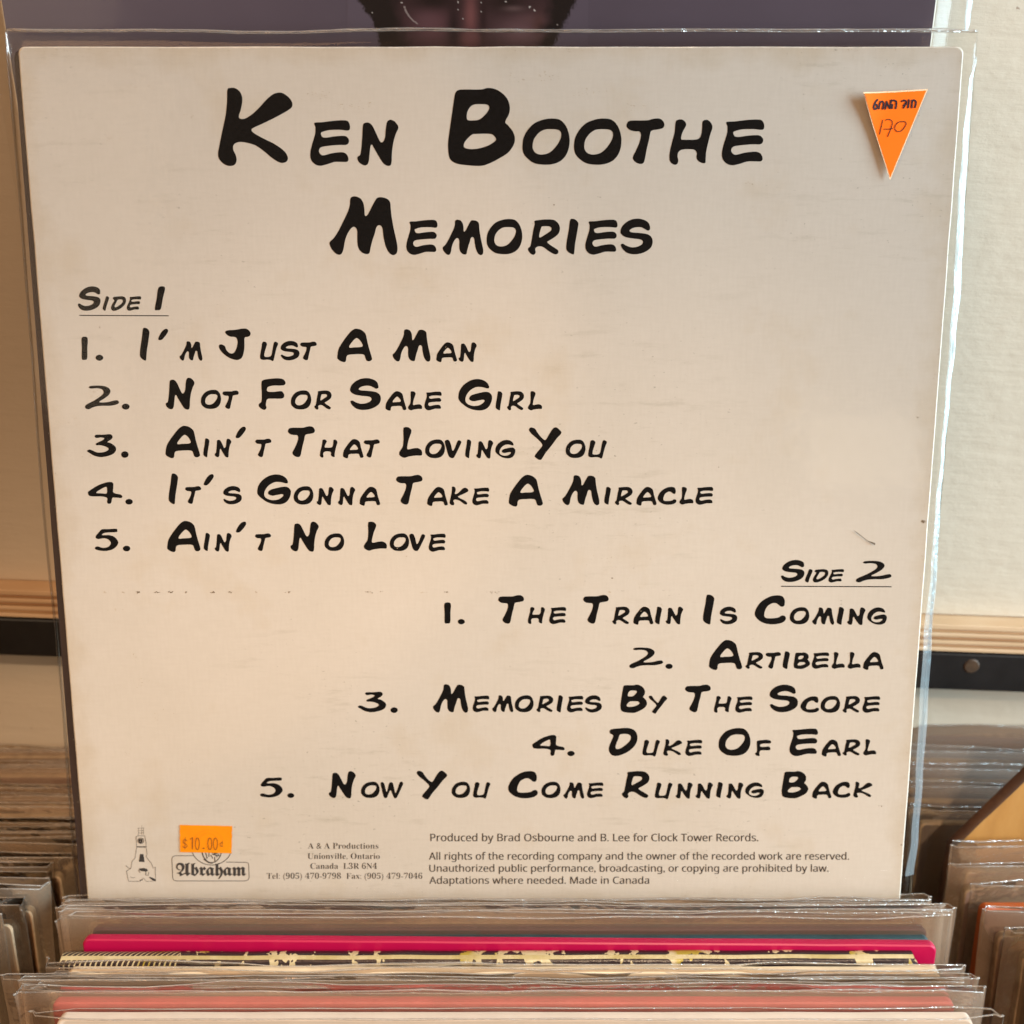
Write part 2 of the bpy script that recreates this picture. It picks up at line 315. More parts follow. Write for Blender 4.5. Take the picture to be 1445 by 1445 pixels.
# ================================================================ the letter shapes (traced outlines, y down)
def P(s): 
    v = [float(x) for x in s.replace(',', ' ').split()]; return list(zip(v[::2], v[1::2]))
G = {
'K': ["108,85 130,71 165,73 200,100 217,150 208,220 192,275 203,296 240,293 290,262 340,215 400,150 450,113 500,106 545,130 575,165 582,200 560,228 480,275 380,325 300,362 284,378 300,400 360,435 450,480 520,530 548,575 543,605 515,619 480,612 430,580 370,530 310,490 240,470 190,467 155,485 150,520 168,560 175,600 160,633 120,641 80,625 48,590 40,550 52,480 72,380 95,270 105,170"],
'E': ["742,327 800,322 880,312 950,308 985,315 1000,345 998,375 980,383 930,378 850,380 800,393 788,405 800,430 830,434 890,425 960,422 988,440 993,465 975,487 920,488 840,495 790,505 774,530 785,555 810,563 870,548 940,541 975,555 990,590 980,610 950,612 890,612 830,630 780,640 740,625 714,590 711,540 725,480 745,410 748,360"],
'N': ["1095,345 1110,327 1140,327 1165,350 1190,400 1213,450 1228,470 1245,462 1257,430 1262,370 1272,320 1295,304 1325,315 1350,345 1353,370 1335,410 1318,470 1308,540 1305,610 1295,640 1270,641 1245,625 1215,580 1180,520 1162,488 1150,500 1143,560 1136,615 1120,637 1095,636 1065,615 1054,590 1058,573 1075,560 1084,500 1090,420"],
'B': ["115,115 135,90 180,84 300,84 350,73 400,79 450,105 490,145 512,200 508,260 480,320 500,345 535,390 550,440 540,490 500,545 430,590 360,625 300,641 200,636 130,625 85,600 68,560 63,480 72,400 92,260 105,170",
      "200,280 205,245 225,212 260,193 340,193 362,210 358,235 330,272 290,303 240,310 205,305", "178,490 190,460 235,415 270,408 370,408 400,425 413,445 400,465 350,495 280,515 220,518 185,508"],
'O': ["605,490 615,430 650,370 700,325 770,300 830,295 880,305 920,345 945,410 949,480 930,550 890,600 830,627 760,632 690,620 635,580 610,540", "679,495 690,445 725,400 770,376 830,373 870,380 888,405 880,450 845,505 800,545 745,558 705,548 685,525"],
'T': ["330,135 345,110 380,103 480,102 520,92 565,88 595,105 607,135 595,158 560,168 520,175 505,190 495,240 478,310 465,380 455,410 435,420 405,412 380,390 378,365 400,320 425,260 435,210 425,185 395,182 360,175 335,155"],
'H': ["688,115 705,97 735,95 760,115 764,140 745,175 730,215 730,240 750,243 830,242 862,230 876,200 882,150 885,110 905,97 930,102 953,130 956,160 940,210 925,270 912,330 908,380 905,412 880,413 850,395 840,370 843,340 825,317 790,312 740,315 712,330 702,360 707,395 700,420 680,426 655,412 643,385 646,330 662,260 680,190"],
'M': ["268,120 290,102 320,103 355,120 378,160 387,210 390,258 400,270 420,250 450,190 480,135 500,112 540,109 580,122 605,150 611,200 618,270 635,370 655,460 668,530 665,580 645,602 620,602 590,575 565,520 548,440 540,375 525,352 505,350 488,370 475,420 455,480 440,540 430,585 410,597 375,588 345,560 330,520 326,460 326,400 315,372 295,363 270,380 240,430 220,490 210,550 195,590 175,602 145,592 110,555 92,515 95,490 130,455 170,390 210,310 245,235 262,180"],
'R': ["388,312 430,303 500,298 555,305 590,335 603,375 590,420 550,455 510,480 495,490 510,508 550,535 585,560 590,580 575,595 550,592 510,570 470,540 440,528 410,532 393,550 397,580 380,600 355,590 335,565 333,545 352,525 362,480 375,400 388,340", "442,375 455,358 510,358 530,372 525,395 490,420 445,448 428,450 430,420"],
'I': ["690,305 712,293 740,303 760,330 757,370 745,440 733,510 727,570 722,597 705,597 675,580 657,550 662,480 678,390"],
'S': ["1117,400 1130,360 1170,320 1220,297 1275,292 1325,305 1358,330 1370,365 1368,385 1350,393 1325,380 1290,365 1240,367 1205,382 1195,397 1215,408 1280,413 1350,425 1385,455 1391,500 1370,545 1310,582 1240,595 1180,585 1140,555 1122,525 1122,510 1140,505 1165,520 1210,535 1260,530 1300,510 1308,485 1285,468 1220,460 1160,448 1125,425"],
'D': ["700,60 720,48 780,42 840,40 885,58 905,95 903,140 880,180 840,215 790,240 745,250 710,238 693,205 698,170 715,130 725,105 722,92 702,80", "775,92 800,85 840,88 857,105 850,135 820,165 780,192 755,197 743,185 750,155 765,120"],
'J': ["202,140 208,122 235,114 300,110 370,98 415,98 445,118 460,145 452,170 430,182 405,185 397,210 397,290 388,350 370,395 340,415 305,417 250,400 190,360 150,315 137,280 145,262 170,260 200,280 210,310 235,340 265,352 295,338 318,290 327,235 318,198 295,182 260,180 225,165"],
'U': ["577,250 590,233 612,235 627,255 620,285 605,335 600,375 615,387 650,385 672,370 685,310 697,250 712,232 738,245 740,262 725,300 710,360 697,415 685,430 665,420 630,415 590,418 565,410 556,390 562,340 572,290"],
'A': ["205,87 245,95 280,120 295,150 310,220 330,290 345,340 345,362 325,375 300,370 288,345 278,320 250,312 200,313 140,318 120,335 115,370 100,383 70,375 42,355 38,330 48,270 75,220 110,170 150,120 180,95", "212,170 240,190 262,225 262,242 240,250 190,252 150,255 145,240 165,210 190,182"],
'C': ["157,540 175,485 220,430 290,390 350,378 400,385 422,415 425,450 415,475 390,477 370,462 345,447 310,450 270,475 247,520 242,560 262,578 320,580 370,572 395,557 420,558 434,575 428,600 395,622 340,633 280,632 220,615 175,580"],
'G': ["645,240 655,190 690,140 745,103 800,90 850,98 885,120 903,150 900,168 880,168 840,158 790,160 740,190 710,235 705,275 725,302 770,317 820,312 855,290 865,272 850,265 810,272 770,278 740,265 738,245 760,225 810,210 870,198 905,205 928,235 922,285 895,330 850,353 790,353 730,335 680,300 652,270"],
'F': ["298,110 320,95 370,88 430,83 480,92 500,120 490,140 460,145 400,145 355,155 342,175 350,195 400,198 460,192 480,205 490,230 480,250 450,256 390,255 350,258 338,275 333,310 338,335 320,350 290,338 272,315 277,298 295,280 298,220 295,150"],
'L': ["177,515 190,498 220,500 243,520 243,545 225,595 212,650 210,680 225,685 260,677 300,675 330,695 335,725 325,738 280,738 220,747 185,757 150,740 142,715 155,690 172,660 178,600"],
'V': ["530,620 545,607 565,612 580,645 590,690 600,697 615,670 630,630 645,610 665,620 663,640 640,690 615,740 600,760 575,757 558,735 545,690 533,645"],
'Y': ["70,280 80,245 115,237 160,260 190,310 240,375 285,415 305,420 325,400 370,320 410,260 440,238 475,240 520,280 538,305 525,340 470,400 390,510 310,610 260,690 240,712 205,708 160,675 152,655 180,610 230,550 262,500 240,455 180,395 110,335"],
'W': ["1085,205 1100,195 1115,210 1125,250 1133,275 1140,260 1150,215 1160,198 1180,200 1190,230 1200,275 1207,280 1220,250 1235,205 1250,192 1265,205 1250,245 1225,300 1210,325 1193,322 1180,295 1170,270 1160,265 1145,300 1135,322 1115,322 1103,290 1092,240"],
'1': ["110,560 140,541 170,560 167,660 165,765 138,780 113,768 112,660"],
'2': ["168,180 180,165 240,160 310,165 355,185 370,215 350,250 310,280 265,308 290,315 350,310 400,298 435,295 450,315 430,332 370,345 300,345 240,350 200,362 165,377 135,368 133,345 160,325 220,295 280,255 305,225 290,195 240,185 190,188"],
'3': ["222,630 235,613 300,612 365,608 388,630 375,655 340,680 370,690 410,720 420,750 400,785 350,808 280,820 220,808 180,785 152,765 170,750 195,755 240,775 300,775 345,755 345,735 310,718 270,710 240,710 233,695 260,680 300,660 310,645 280,638 240,643"],
'4': ["85,215 92,200 160,155 220,130 270,120 298,130 300,165 298,205 320,220 360,228 377,245 365,258 320,255 292,258 285,290 275,307 255,307 247,290 247,258 200,245 130,245 95,238", "155,213 190,185 235,163 246,175 243,218 200,218"],
'5': ["205,522 260,520 325,517 335,530 330,545 280,548 230,552 205,565 215,572 270,572 315,590 343,630 330,665 290,695 230,707 170,700 147,690 147,675 170,668 215,680 260,670 280,640 260,610 220,598 175,605 152,595 155,575 180,545"],
"'": ["895,575 892,555 920,500 955,465 985,462 992,490 960,540 925,575"],
'.': ["100,50 85,85 50,100 15,85 0,50 15,15 50,0 85,15"],
}
def catmull(p, n=5):
    out = []; N = len(p)
    for i in range(N):
        a, b, c, d = (Vector(p[(i + k - 1) % N]) for k in range(4))
        for j in range(n):
            t = j / n
            out.append(.5 * ((2 * b) + (c - a) * t + (2 * a - 5 * b + 4 * c - d) * t * t + (3 * b - a - 3 * c + d) * t ** 3))
    return out
def fill_mesh(loops):
    """loops of 2D points, holes included -> (verts, faces)"""
    cu = bpy.data.curves.new('outline', 'CURVE'); cu.dimensions = '2D'; cu.fill_mode = 'FRONT'
    for lp in loops:
        s = cu.splines.new('POLY'); s.points.add(len(lp) - 1); s.use_cyclic_u = True
        for k, q in enumerate(lp): s.points[k].co = (q[0], q[1], 0, 1)
    o = bpy.data.objects.new('outline', cu)
    me = bpy.data.meshes.new_from_object(o)
    r = [(v.co.x, v.co.y) for v in me.vertices], [tuple(p.vertices) for p in me.polygons]
    bpy.data.objects.remove(o); bpy.data.curves.remove(cu); bpy.data.meshes.remove(me)
    return r
cache = {}
def glyph(ch, sh=0.0):
    if (ch, sh) in cache: return cache[(ch, sh)]
    loops = [catmull(P(s)) for s in G[ch]]
    s = 1.0 / (max(q.y for q in loops[0]) - min(q.y for q in loops[0]))
    loops = [[(q.x * s - sh * q.y * s, -q.y * s) for q in lp] for lp in loops]
    vs, fs = fill_mesh(loops)
    x0 = min(v[0] for v in vs); x1 = max(v[0] for v in vs); y0 = min(v[1] for v in vs); y1 = max(v[1] for v in vs)
    vs = [((x - x0) / (x1 - x0), (y - y0) / (y1 - y0)) for x, y in vs]
    cache[(ch, sh)] = (vs, fs); return vs, fs
def text_mesh(s, offset=0.0):
    cu = bpy.data.curves.new('type', 'FONT'); cu.body = s; cu.size = 1; cu.offset = offset; cu.resolution_u = 3
    o = bpy.data.objects.new('type', cu); C.objects.link(o)
    dg = bpy.context.evaluated_depsgraph_get(); me = bpy.data.meshes.new_from_object(o.evaluated_get(dg))
    r = [(v.co.x, v.co.y) for v in me.vertices], [tuple(p.vertices) for p in me.polygons]
    bpy.data.objects.remove(o); bpy.data.curves.remove(cu); bpy.data.meshes.remove(me)
    return r
def alt(s, cap, low, dig):
    o = ''
    for ch in s:
        if 'A' <= ch <= 'Z': o += chr(cap + ord(ch) - 65)
        elif 'a' <= ch <= 'z': o += chr(low + ord(ch) - 97)
        elif '0' <= ch <= '9': o += chr(dig + ord(ch) - 48)
        else: o += ch
    return o

# ================================================================ projection helper: a picture point onto a thing's own plane
class Frame:
    def __init__(s, root):
        s.root = root; s.m = Matrix.LocRotScale(root.location, root.rotation_euler, None); s.inv = s.m.inverted()
    def at(s, px, py, off=0.0):
        d = Vector(((px - 722.5) / 1445, math.cos(PITCH) + (722.5 - py) / 1445 * math.sin(PITCH), -math.sin(PITCH) + (722.5 - py) / 1445 * math.cos(PITCH)))
        a = s.inv @ CAM; b = s.inv @ (CAM + d) - a
        t = (-off - a.y) / b.y; q = a + b * t
        return q.x, q.z

class Print:
    """collects flat print on a frame"""
    def __init__(s, fr, off): s.fr = fr; s.off = off; s.v = []; s.f = []; s.k = 0
    def add(s, vs, fs, up=0.0):
        b = len(s.v); o = s.off + up
        s.v += [(x, -o, z) for x, z in (s.fr.at(px, py, 0) for px, py in vs)]
        s.f += [tuple(b + i for i in f) for f in fs]
    def glyph(s, ch, x0, y0, x1, y1, sh=0.0):
        vs, fs = glyph(ch, sh); s.add([(x0 + u * (x1 - x0), y1 - v * (y1 - y0)) for u, v in vs], fs)
    def text(s, body, x0, x1, base, cap, offset=0.0, hw=None):
        vs, fs = text_mesh(body, offset)
        a = min(v[0] for v in vs); b = max(v[0] for v in vs)
        k = cap / .72
        s.add([(x0 + (x - a) / (b - a) * (x1 - x0), base - y * k) for x, y in vs], fs)
    def stroke(s, pts, wd, caps=True, taper=0):
        pts = [Vector(p) for p in pts]; n = len(pts); vs = []; fs = []
        s.k += 1
        for i, p in enumerate(pts):
            a = pts[max(0, i - 1)]; b = pts[min(n - 1, i + 1)]; t = (b - a)
            t = t.normalized() if t.length else Vector((1, 0)); nn = Vector((-t.y, t.x)) * wd / 2
            if i == 0 and caps: vs += [p - t * wd * .4 + nn * .4, p - t * wd * .4 - nn * .4]
            vs += [p + nn, p - nn]
            if i == n - 1 and caps: vs += [p + t * wd * .4 + nn * .4, p + t * wd * .4 - nn * .4]
        for i in range(len(vs) // 2 - 1): fs.append((2 * i, 2 * i + 1, 2 * i + 3, 2 * i + 2))
        s.add(vs, fs, up=.000004 * s.k)
    def build(s, name, mat, parent, label=None):
        o = raw(name, s.v, s.f, mat, parent)
        if label: o['label'] = label
        return o
def curve(pts, n=6, closed=False):
    P_ = [Vector(p) for p in pts]; out = []
    N = len(P_); rng = range(N) if closed else range(N - 1)
    for i in rng:
        a = P_[(i - 1) % N] if closed else P_[max(0, i - 1)]; b = P_[i]; c = P_[(i + 1) % N]; d = P_[(i + 2) % N] if closed else P_[min(N - 1, i + 2)]
        for j in range(n):
            t = j / n; out.append(.5 * ((2 * b) + (c - a) * t + (2 * a - 5 * b + 4 * c - d) * t * t + (3 * b - a - 3 * c + d) * t ** 3))
    out.append(P_[0] if closed else P_[-1]); return out
def ell(cx, cy, rx, ry, a0=0, a1=360, n=24):
    return [(cx + rx * math.cos(R(a0 + (a1 - a0) * i / n)), cy + ry * math.sin(R(a0 + (a1 - a0) * i / n))) for i in range(n + 1)]

# ================================================================ THE SETTING
# wall, shelf board and rail share one slightly turned frame
WR = empty('shop_wall'); WR.location = (0, .398, CAM.z - .2017); WR.rotation_euler = (0, R(2.2), R(-.3))
tag(WR, kind='structure')
def wall_panel(name, z0, z1, y, amp, mat):
    nx, nz = 40, 20; vs = []; fs = []
    for j in range(nz + 1):
        for i in range(nx + 1):
            x = -1.6 + 3.2 * i / nx; z = z0 + (z1 - z0) * j / nz
            vs.append((x, y + amp * noise.noise(Vector((x * 4, z * 4, 1))), z))
    for j in range(nz):
        for i in range(nx):
            a = j * (nx + 1) + i; fs.append((a, a + 1, a + nx + 2, a + nx + 1))
    return raw(name, vs, fs, mat, WR, smooth=True)
wall_panel('plaster_above_shelf', .0133, 1.6, .010, .0015, M['wall'])
wall_panel('plaster_below_rail', -1.2, -.018, .018, .0015, M['wall'])
SH = empty('display_shelf', WR.location, WR.rotation_euler)
tag(SH, 'plywood shelf edge running along the wall above a black rail', 'shelf')
z = -.0004; plies = [.0019, .0016, .0019, .0016, .0019, .0016, .0024]
zz = .0
for i, h in enumerate(plies):
    box('ply', -1.5, 1.5, (.0004 if i % 2 else 0), .012, zz, zz + h - .00015, M['ply_pale'] if i % 2 == 0 else M['ply_dark'], SH, .0003); zz += h
box('rail', -1.5, 1.5, .001, .02, -.0195, -.0012, M['rail'], SH, .001)
# screw head on the rail
def disc(name, cx, cy, cz, r, th, mat, parent):
    bm = bmesh.new(); bmesh.ops.create_cone(bm, cap_ends=True, segments=24, radius1=r, radius2=r * .8, depth=th)
    bmesh.ops.rotate(bm, verts=bm.verts, matrix=Matrix.Rotation(R(90), 3, 'X')); bmesh.ops.translate(bm, verts=bm.verts, vec=(cx, cy, cz))
    me = bpy.data.meshes.new(name); bm.to_mesh(me); bm.free(); return finish(name, me, mat, parent)
disc('screw_head', .2015, .0009, -.0072, .0036, .0005, M['rust'], SH)

# crate that holds the three rows
CR = empty('record_crate', (0, .30, 0)); tag(CR, 'dark brown wooden crate holding the rows of records, below the albums', 'crate')
CR['kind'] = 'structure'
box('crate_floor', -.72, .72, -.30, .105, -.02, -.001, M['crate'], CR)
box('front_board', -.72, .72, -.325, -.30, -.02, .22, M['crate'], CR)
for x in (-.1735, .1665): box('divider', x - .004, x + .003, -.299, .100, 0, .20, M['crate'], CR)

# ================================================================ albums
def cover_mat(name, base, spots=None, rough=.5, sc=18, spec=.35):
    m, t, n, l = nodes(name); b = n['Principled BSDF']
    f = noise_n(n, l, sc, 5, .6, sc3=(1, 1, 1.4))
    a = tuple(c * .78 for c in base)
    col = ramp(n, l, f, [(.32, a), (.6, base)])
    if spots:
        g = noise_n(n, l, sc * 1.7, 2, .5, loc=(7, 2, 3)); msk = ramp(n, l, g, [(.54, (0, 0, 0)), (.60, (1, 1, 1))])
        col = mix(n, l, msk, col, spots)
    l.new(col, b.inputs['Base Color']); b.inputs['Roughness'].default_value = rough; b.inputs['Specular IOR Level'].default_value = spec
    return m
def album(name, hd, h, xc, tilt, label, base, spots=None, group=None, t=.0036, wd=.314, ht=.313, yaw=0, roll=0, plast='bag', lip=.007, side=.008,
          wav=.0016, seed=0, edge=None, cat='record', sag=0.0, gap=.001, nx=24, nz=14, cover=None, rough=.5):
    rot = (R(-tilt), R(roll), R(yaw))
    top = Vector((xc, hd, CAM.z + h))
    m = Matrix.LocRotScale(None, __import__('mathutils').Euler(rot), None)
    root = empty(name, top - m @ Vector((0, 0, ht)), rot)
    tag(root, label, cat, group)
    rounded_card('cover', wd, ht, t, [cover or cover_mat(name + '_print', base, spots, rough), edge or M['edge_brown']], root, seed=seed)
    if plast: bag(root, wd, ht, t, M[plast], lip=lip, side=side, wav=wav, seed=seed, gap=gap, nx=nx, nz=nz, sag=sag)
    return root

# ---- the main album --------------------------------------------------------
LEAN = math.atan2(.051, .303)
vdir = Vector((0, math.sin(LEAN), math.cos(LEAN)))
B0 = Vector((-.007, .321, CAM.z - .274)) - vdir * .0055
MA = empty('record_album', B0, (-LEAN, 0, 0))
tag(MA, 'large cream album back cover with bold black song titles, standing upright in a clear bag', 'record')
fr = Frame(MA)
tl = fr.at(24, 64); tr_ = fr.at(1362, 66); bl = fr.at(121, 1262); br = fr.at(1269, 1265)
print('COVER', tl, tr_, bl, br)
HT = (tl[1] + tr_[1]) / 2; WD = ((tr_[0] - tl[0]) + (br[0] - bl[0])) / 2
cv = rounded_card('cover', WD, HT, .0032, [M['card'], M['edge']], MA, r=.0022, seed=1)
OFF = .00005
def line(name, items, sh=0.0, mat='ink', label=None, rule=None):
    p = Print(fr, OFF)
    for (s, boxes) in items:
        for ch, b in zip(s, boxes): p.glyph(ch, *b, sh)
    if rule: p.stroke([(rule[0], rule[1]), (rule[2], rule[1] + .6)], 1.3, caps=False)
    return p.build(name, M[mat], cv, label)
def row(y0, y1, Y0, spec):
    """spec: list of (char, x0, x1, kind) -> boxes; caps y0..y1, small caps Y0..y1"""
    s = ''; bx = []
    for e in spec:
        ch, a, b = e[0], e[1], e[2]; s += ch
        if len(e) == 5: bx.append((a, e[3], b, e[4]))
        elif len(e) == 4: bx.append((a, y0, b, y1 + e[3]))
        else: bx.append((a, Y0, b, y1))
    return [(s, bx)]
big = 0
line('printed_title', [("KENBOOTHE", [(307.8,123.8,412.8,234.2),(437.8,169.7,494,234),(504.3,169,562.2,234.2),(632.2,124.1,726.6,234.2),(737.2,167.2,803.9,232.5),(810,167.2,877,232.5),(884,167,937.6,231.4),(944.6,168.4,1005.3,232.5),(1018.6,168.6,1078.5,233.3)])], label='heavy black hand-drawn style title at the top')
line('printed_title', [("MEMORIES", [(465,277,561,360),(573.4,310.2,617.4,359.7),(624.7,310,682,360),(686.7,309,737,358.8),(745,309.5,790.2,359.6),(799,308.7,816.2,359),(826,310,871.4,359.4),(875.5,308.5,921,358.9)])], label='second black title line in smaller letters')
line('side_heading', [("SIDE1", [(110,404,142,438.5),(145,418,154,438.5),(156.8,418,178,438.7),(179,418,199.3,438.5),(218.6,404,233,438)])], sh=.16, rule=(112,445,238), label='underlined slanted heading at left')
line('side_heading', [("SIDE2", [(1102,790,1135.2,821.3),(1136,803,1146.7,822),(1147,803,1169,822),(1169,803,1191,822),(1207.8,791.3,1258,821.8)])], sh=.16, rule=(1102,827.3,1258), label='underlined slanted heading at right')
T = 'track_title'
line(T, [("1.I'MJUSTAMAN", [(115,475,124,508),(135,500.5,145.8,509),(197.4,462.5,211,508.8),(223.3,464,237.3,480),(253.5,481.5,285.7,509),(309,463.5,353.7,508),(367,482,392.5,509.5),(396,481,422.7,508.5),(423.7,482,447,508.3),(476,463.8,525,511),(554,464.6,607.5,510.3),(615.7,483,645,511),(647.3,483,672.7,510.8)])])
line(T, [("2.NOTFORSALEGIRL", [(120,544,168,577.5),(172,569.5,183,578),(234,533,274.5,578),(283.5,550,312,577),(314,551,337,577),(365,533.7,403,578.3),(410.5,550.8,439.3,577.8),(443.6,551,468,578),(494,533.5,537.5,578.5),(544,552,573.5,579.5),(575.8,552,595.8,579),(599,552.5,623.3,579),(646.8,534.8,694.5,579.2),(699.5,552,709,579),(715.6,552,739.5,579),(745,552,765,579)])])
line(T, [("3.AIN'TTHATLOVINGYOU", [(123,612.6,164,645),(171,636.7,181.5,646),(233.6,600.8,282.3,646.5),(287,618.5,295.5,645.3),(303,619,326.5,645.5),(332.6,602,347,618.3),(360.3,619,383,645),(406.3,601.5,444.5,645),(451.5,620,476.2,645.8),(484,619.5,513,646.8),(513.5,620,536,645.6),(563.3,602.5,595.8,646),(600,620,628,646.5),(627.7,620.5,651,646.5),(656.5,620,665,646.5),(672,621,696,647),(699,620.7,727.3,646.8),(746.5,603,792.2,649),(798.3,620.3,826.3,646.3),(830,621,856.5,647)])])
line(T, [("4.IT'SGONNATAKEAMIRACLE", [(124,680,172.8,711),(177,704,187.5,712),(238,668,251.3,711.5),(261.3,686,284,711),(287.5,669,301.7,685),(315,685.8,341.3,711.7),(363,669.4,410.6,711.8),(414.5,686,442.3,712),(447,687,471,713),(477,687,501.3,713),(507.5,686.8,536.5,713.6),(559,670,596.3,712),(602.8,687,632,714),(634.5,686.5,661,713),(666.5,688,690.5,713),(718,670,766,714.8),(793.5,670.5,845.8,713),(852.7,687,862,712),(867.7,687,892.7,712.8),(898,687,926.5,713.5),(928,687,954.5,712.2),(958.7,687,978.5,712),(981.5,687,1006.5,712.3)])])
line(T, [("5.AIN'TNOLOVE", [(134,746,167,777.5),(173.5,770,184,778),(236,735,283,779),(287.5,752,296.3,777.5),(303,752,327,778.5),(333,736,347.5,751.5),(360,752.5,382.5,777.5),(410,736,449.8,778.5),(458,752.5,485.8,777.5),(513.5,736,546,777),(550,752.5,577.4,777.5),(577.6,753,600,777.5),(605,753,629,778.5)])])
line(T, [("1.THETRAINISCOMING", [(626.8,850,636.4,880),(646,873.5,656,881),(703,839.7,739.5,880),(745,856.5,769,880.5),(775,856.5,799,880.7),(823,839.5,859,880),(864,856,888.5,881),(893.7,856,922,881.5),(924.3,856,934,881),(939.5,856,964,881),(992,839,1008,881),(1015.7,856,1040.5,881),(1065,840,1109,881),(1114.5,856.7,1142,881),(1146,857,1177,881.5),(1180.8,856.5,1191,881.5),(1195.5,857,1221.3,882),(1223.8,857,1251.5,881.5)])])
line(T, [("2.ARTIBELLA", [(888,913.6,935.8,943),(939,936.5,949.3,944),(1000.5,903,1047.3,945.5),(1052,920,1076.8,943.8),(1080.5,920,1102,943.5),(1104.4,919,1114.6,944),(1120,920.5,1143,944),(1145.5,920.5,1170,943.7),(1173.5,920,1192,943.8),(1196,920,1214.5,943.8),(1218,920,1246.8,945.3)])])
line(T, [("3.MEMORIESBYTHESCORE", [(505,976,545,1005),(551,998,561.5,1006),(611,965.5,660.6,1005.7),(667,981.5,690.5,1005),(694.5,981,724.3,1005),(726.5,981,753,1005),(757,981.5,780.8,1005),(785.5,981,794.4,1005.3),(800,981.8,823.2,1005.3),(825.5,981,849.3,1005.4),(875.5,966,913,1006),(915.5,981.5,941.5,1007),(966.7,966,1003,1005),(1007.5,982,1032.3,1005.7),(1037.5,982.5,1062,1005.7),(1086,966,1126,1005),(1129.5,982.5,1155.8,1005.7),(1158,982,1185.5,1005.7),(1189,982,1213.5,1005.8),(1217,982.3,1242,1005.8)])])
line(T, [("4.DUKEOFEARL", [(751,1037,797,1066.5),(800.5,1059.5,811,1067),(859,1027,899.6,1066.8),(906.5,1043.8,931.3,1067.5),(936,1043,962.5,1066.5),(967,1043.8,991,1066.8),(1014,1027.3,1059,1066.5),(1065.5,1043.8,1088.3,1067),(1114,1028,1154.2,1067),(1159.5,1043.5,1186.7,1067.5),(1189,1043.2,1214,1066.2),(1218,1043,1236.5,1066)])])
line(T, [("5.NOWYOUCOMERUNNINGBACK", [(367,1097,399,1125.3),(405.5,1119,415.3,1126),(464,1088,502,1126.5),(509.5,1103,535.8,1126),(537,1103,569,1126.5),(588,1087.5,631,1128),(637.4,1103,663.5,1126),(667.5,1103.5,692,1127),(717,1088,759,1126.5),(764,1103,791,1126.2),(795,1103.7,824.3,1127),(828.3,1104,851.5,1126.3),(877.5,1088,916.5,1126.5),(924,1104.3,949,1127.8),(953.5,1104,977.5,1127),(981.5,1104,1006,1127),(1010.5,1103.5,1020,1126),(1025,1104,1049,1127),(1051.5,1104,1078,1126),(1103,1088,1140.5,1126.5),(1146,1103,1173.3,1127),(1175,1103,1200,1125.8),(1204,1103,1231,1125.5)])])
# small print
def small(lines, mode, mat, name, off):
    p = Print(fr, OFF)
    for s, x0, x1, base, cap in lines:
        q = alt(s, 0x1D5A0, 0x1D5BA, 0x1D7E2) if mode == 'sans' else alt(s, 0x1D400, 0x1D41A, 0x1D7CE)
        p.text(q, x0, x1, base, cap, off)
    if mode == 'sans':   # printed a little heavier than the plain outline
        nv = len(p.v); fc = list(p.f)
        for k, dx in ((1, .00005), (2, -.00005)):
            b_ = len(p.v); p.v += [(x + dx, y - .000008 * k, z) for x, y, z in p.v[:nv]]; p.f += [tuple(i + b_ for i in f) for f in fc]
    return p.build(name, M[mat], cv)
small([("Produced by Brad Osbourne and B. Lee for Clock Tower Records.", 607.5, 1070, 1187, 10.6)], 'sans', 'ink_dark', 'small_print', 0.0)
small([("All rights of the recording company and the owner of the recorded work are reserved.", 605.5, 1198, 1213, 10.2),
       ("Unauthorized public performance, broadcasting, or copying are prohibited by law.", 606, 1169, 1230, 10),
       ("Adaptations where needed. Made in Canada", 606, 916, 1247, 10)], 'sans', 'ink_dark', 'small_print', 0.0)
small([("A & A Productions", 434.5, 534, 1197.5, 8.6), ("Unionville, Ontario", 434, 536, 1212, 8.6), ("Canada  L3R 6N4", 438, 532, 1226, 8.6)], 'serif', 'ink_dark', 'address_print', -.007)
small([("Tel: (905) 470-9798  Fax: (905) 479-7046", 376.5, 596, 1240, 8.6)], 'serif', 'ink_dark', 'address_print', -.007)
# maker's logo: blackletter name in a round-cornered frame under a roundel
def q4(cx0, cy0, s): return lambda x, y: (cx0 + x / s, cy0 + y / s)
Z = q4(170, 1150, 7.225)
p = Print(fr, OFF)
p.text(alt("Abraham", 0x1D56C, 0x1D586, 48), 249, 347, 1235.5, 17.5, 0.0)
nb = len(p.v); fc = list(p.f)
for dx in (.00014, -.00014):   # the blackletter is printed extra bold
    b_ = len(p.v); p.v += [(x + dx, y - .00001 * (1 + (dx > 0)), z) for x, y, z in p.v[:nb]]; p.f += [tuple(i + b_ for i in f) for f in fc]
lg = lambda pts, wd_, closed=False, n=5: p.stroke(curve([Z(*a) for a in pts], n, closed), wd_)
p.build('logo_lettering', M['ink_dark'], cv)
p = Print(fr, OFF)
p.stroke([Z(*a) for a in [(740,415),(560,415),(535,425),(525,450),(533,640),(545,665),(570,672),(1270,672),(1300,662),(1312,640),(1308,510),(1300,488),(1275,482),(1080,480)]], .9)
p.stroke([Z(*a) for a in ell(930, 320, 208, 190, 18, 162, 24)], 1.0)
p.stroke([Z(*a) for a in ell(930, 335, 105, 150, 20, 160, 18)], 1.2)
for a in ([(835,385),(850,430),(880,465)], [(870,390),(885,440)], [(905,385),(900,425),(925,410),(940,440)], [(955,385),(985,430),(1000,400)], [(960,430),(965,480)], [(930,385),(990,392)], [(940,400),(1010,415)], [(850,450),(900,485),(940,492)]):
    p.stroke([Z(*b) for b in a], 1.3)
p.build('logo_frame', M['ink_dark'], cv)
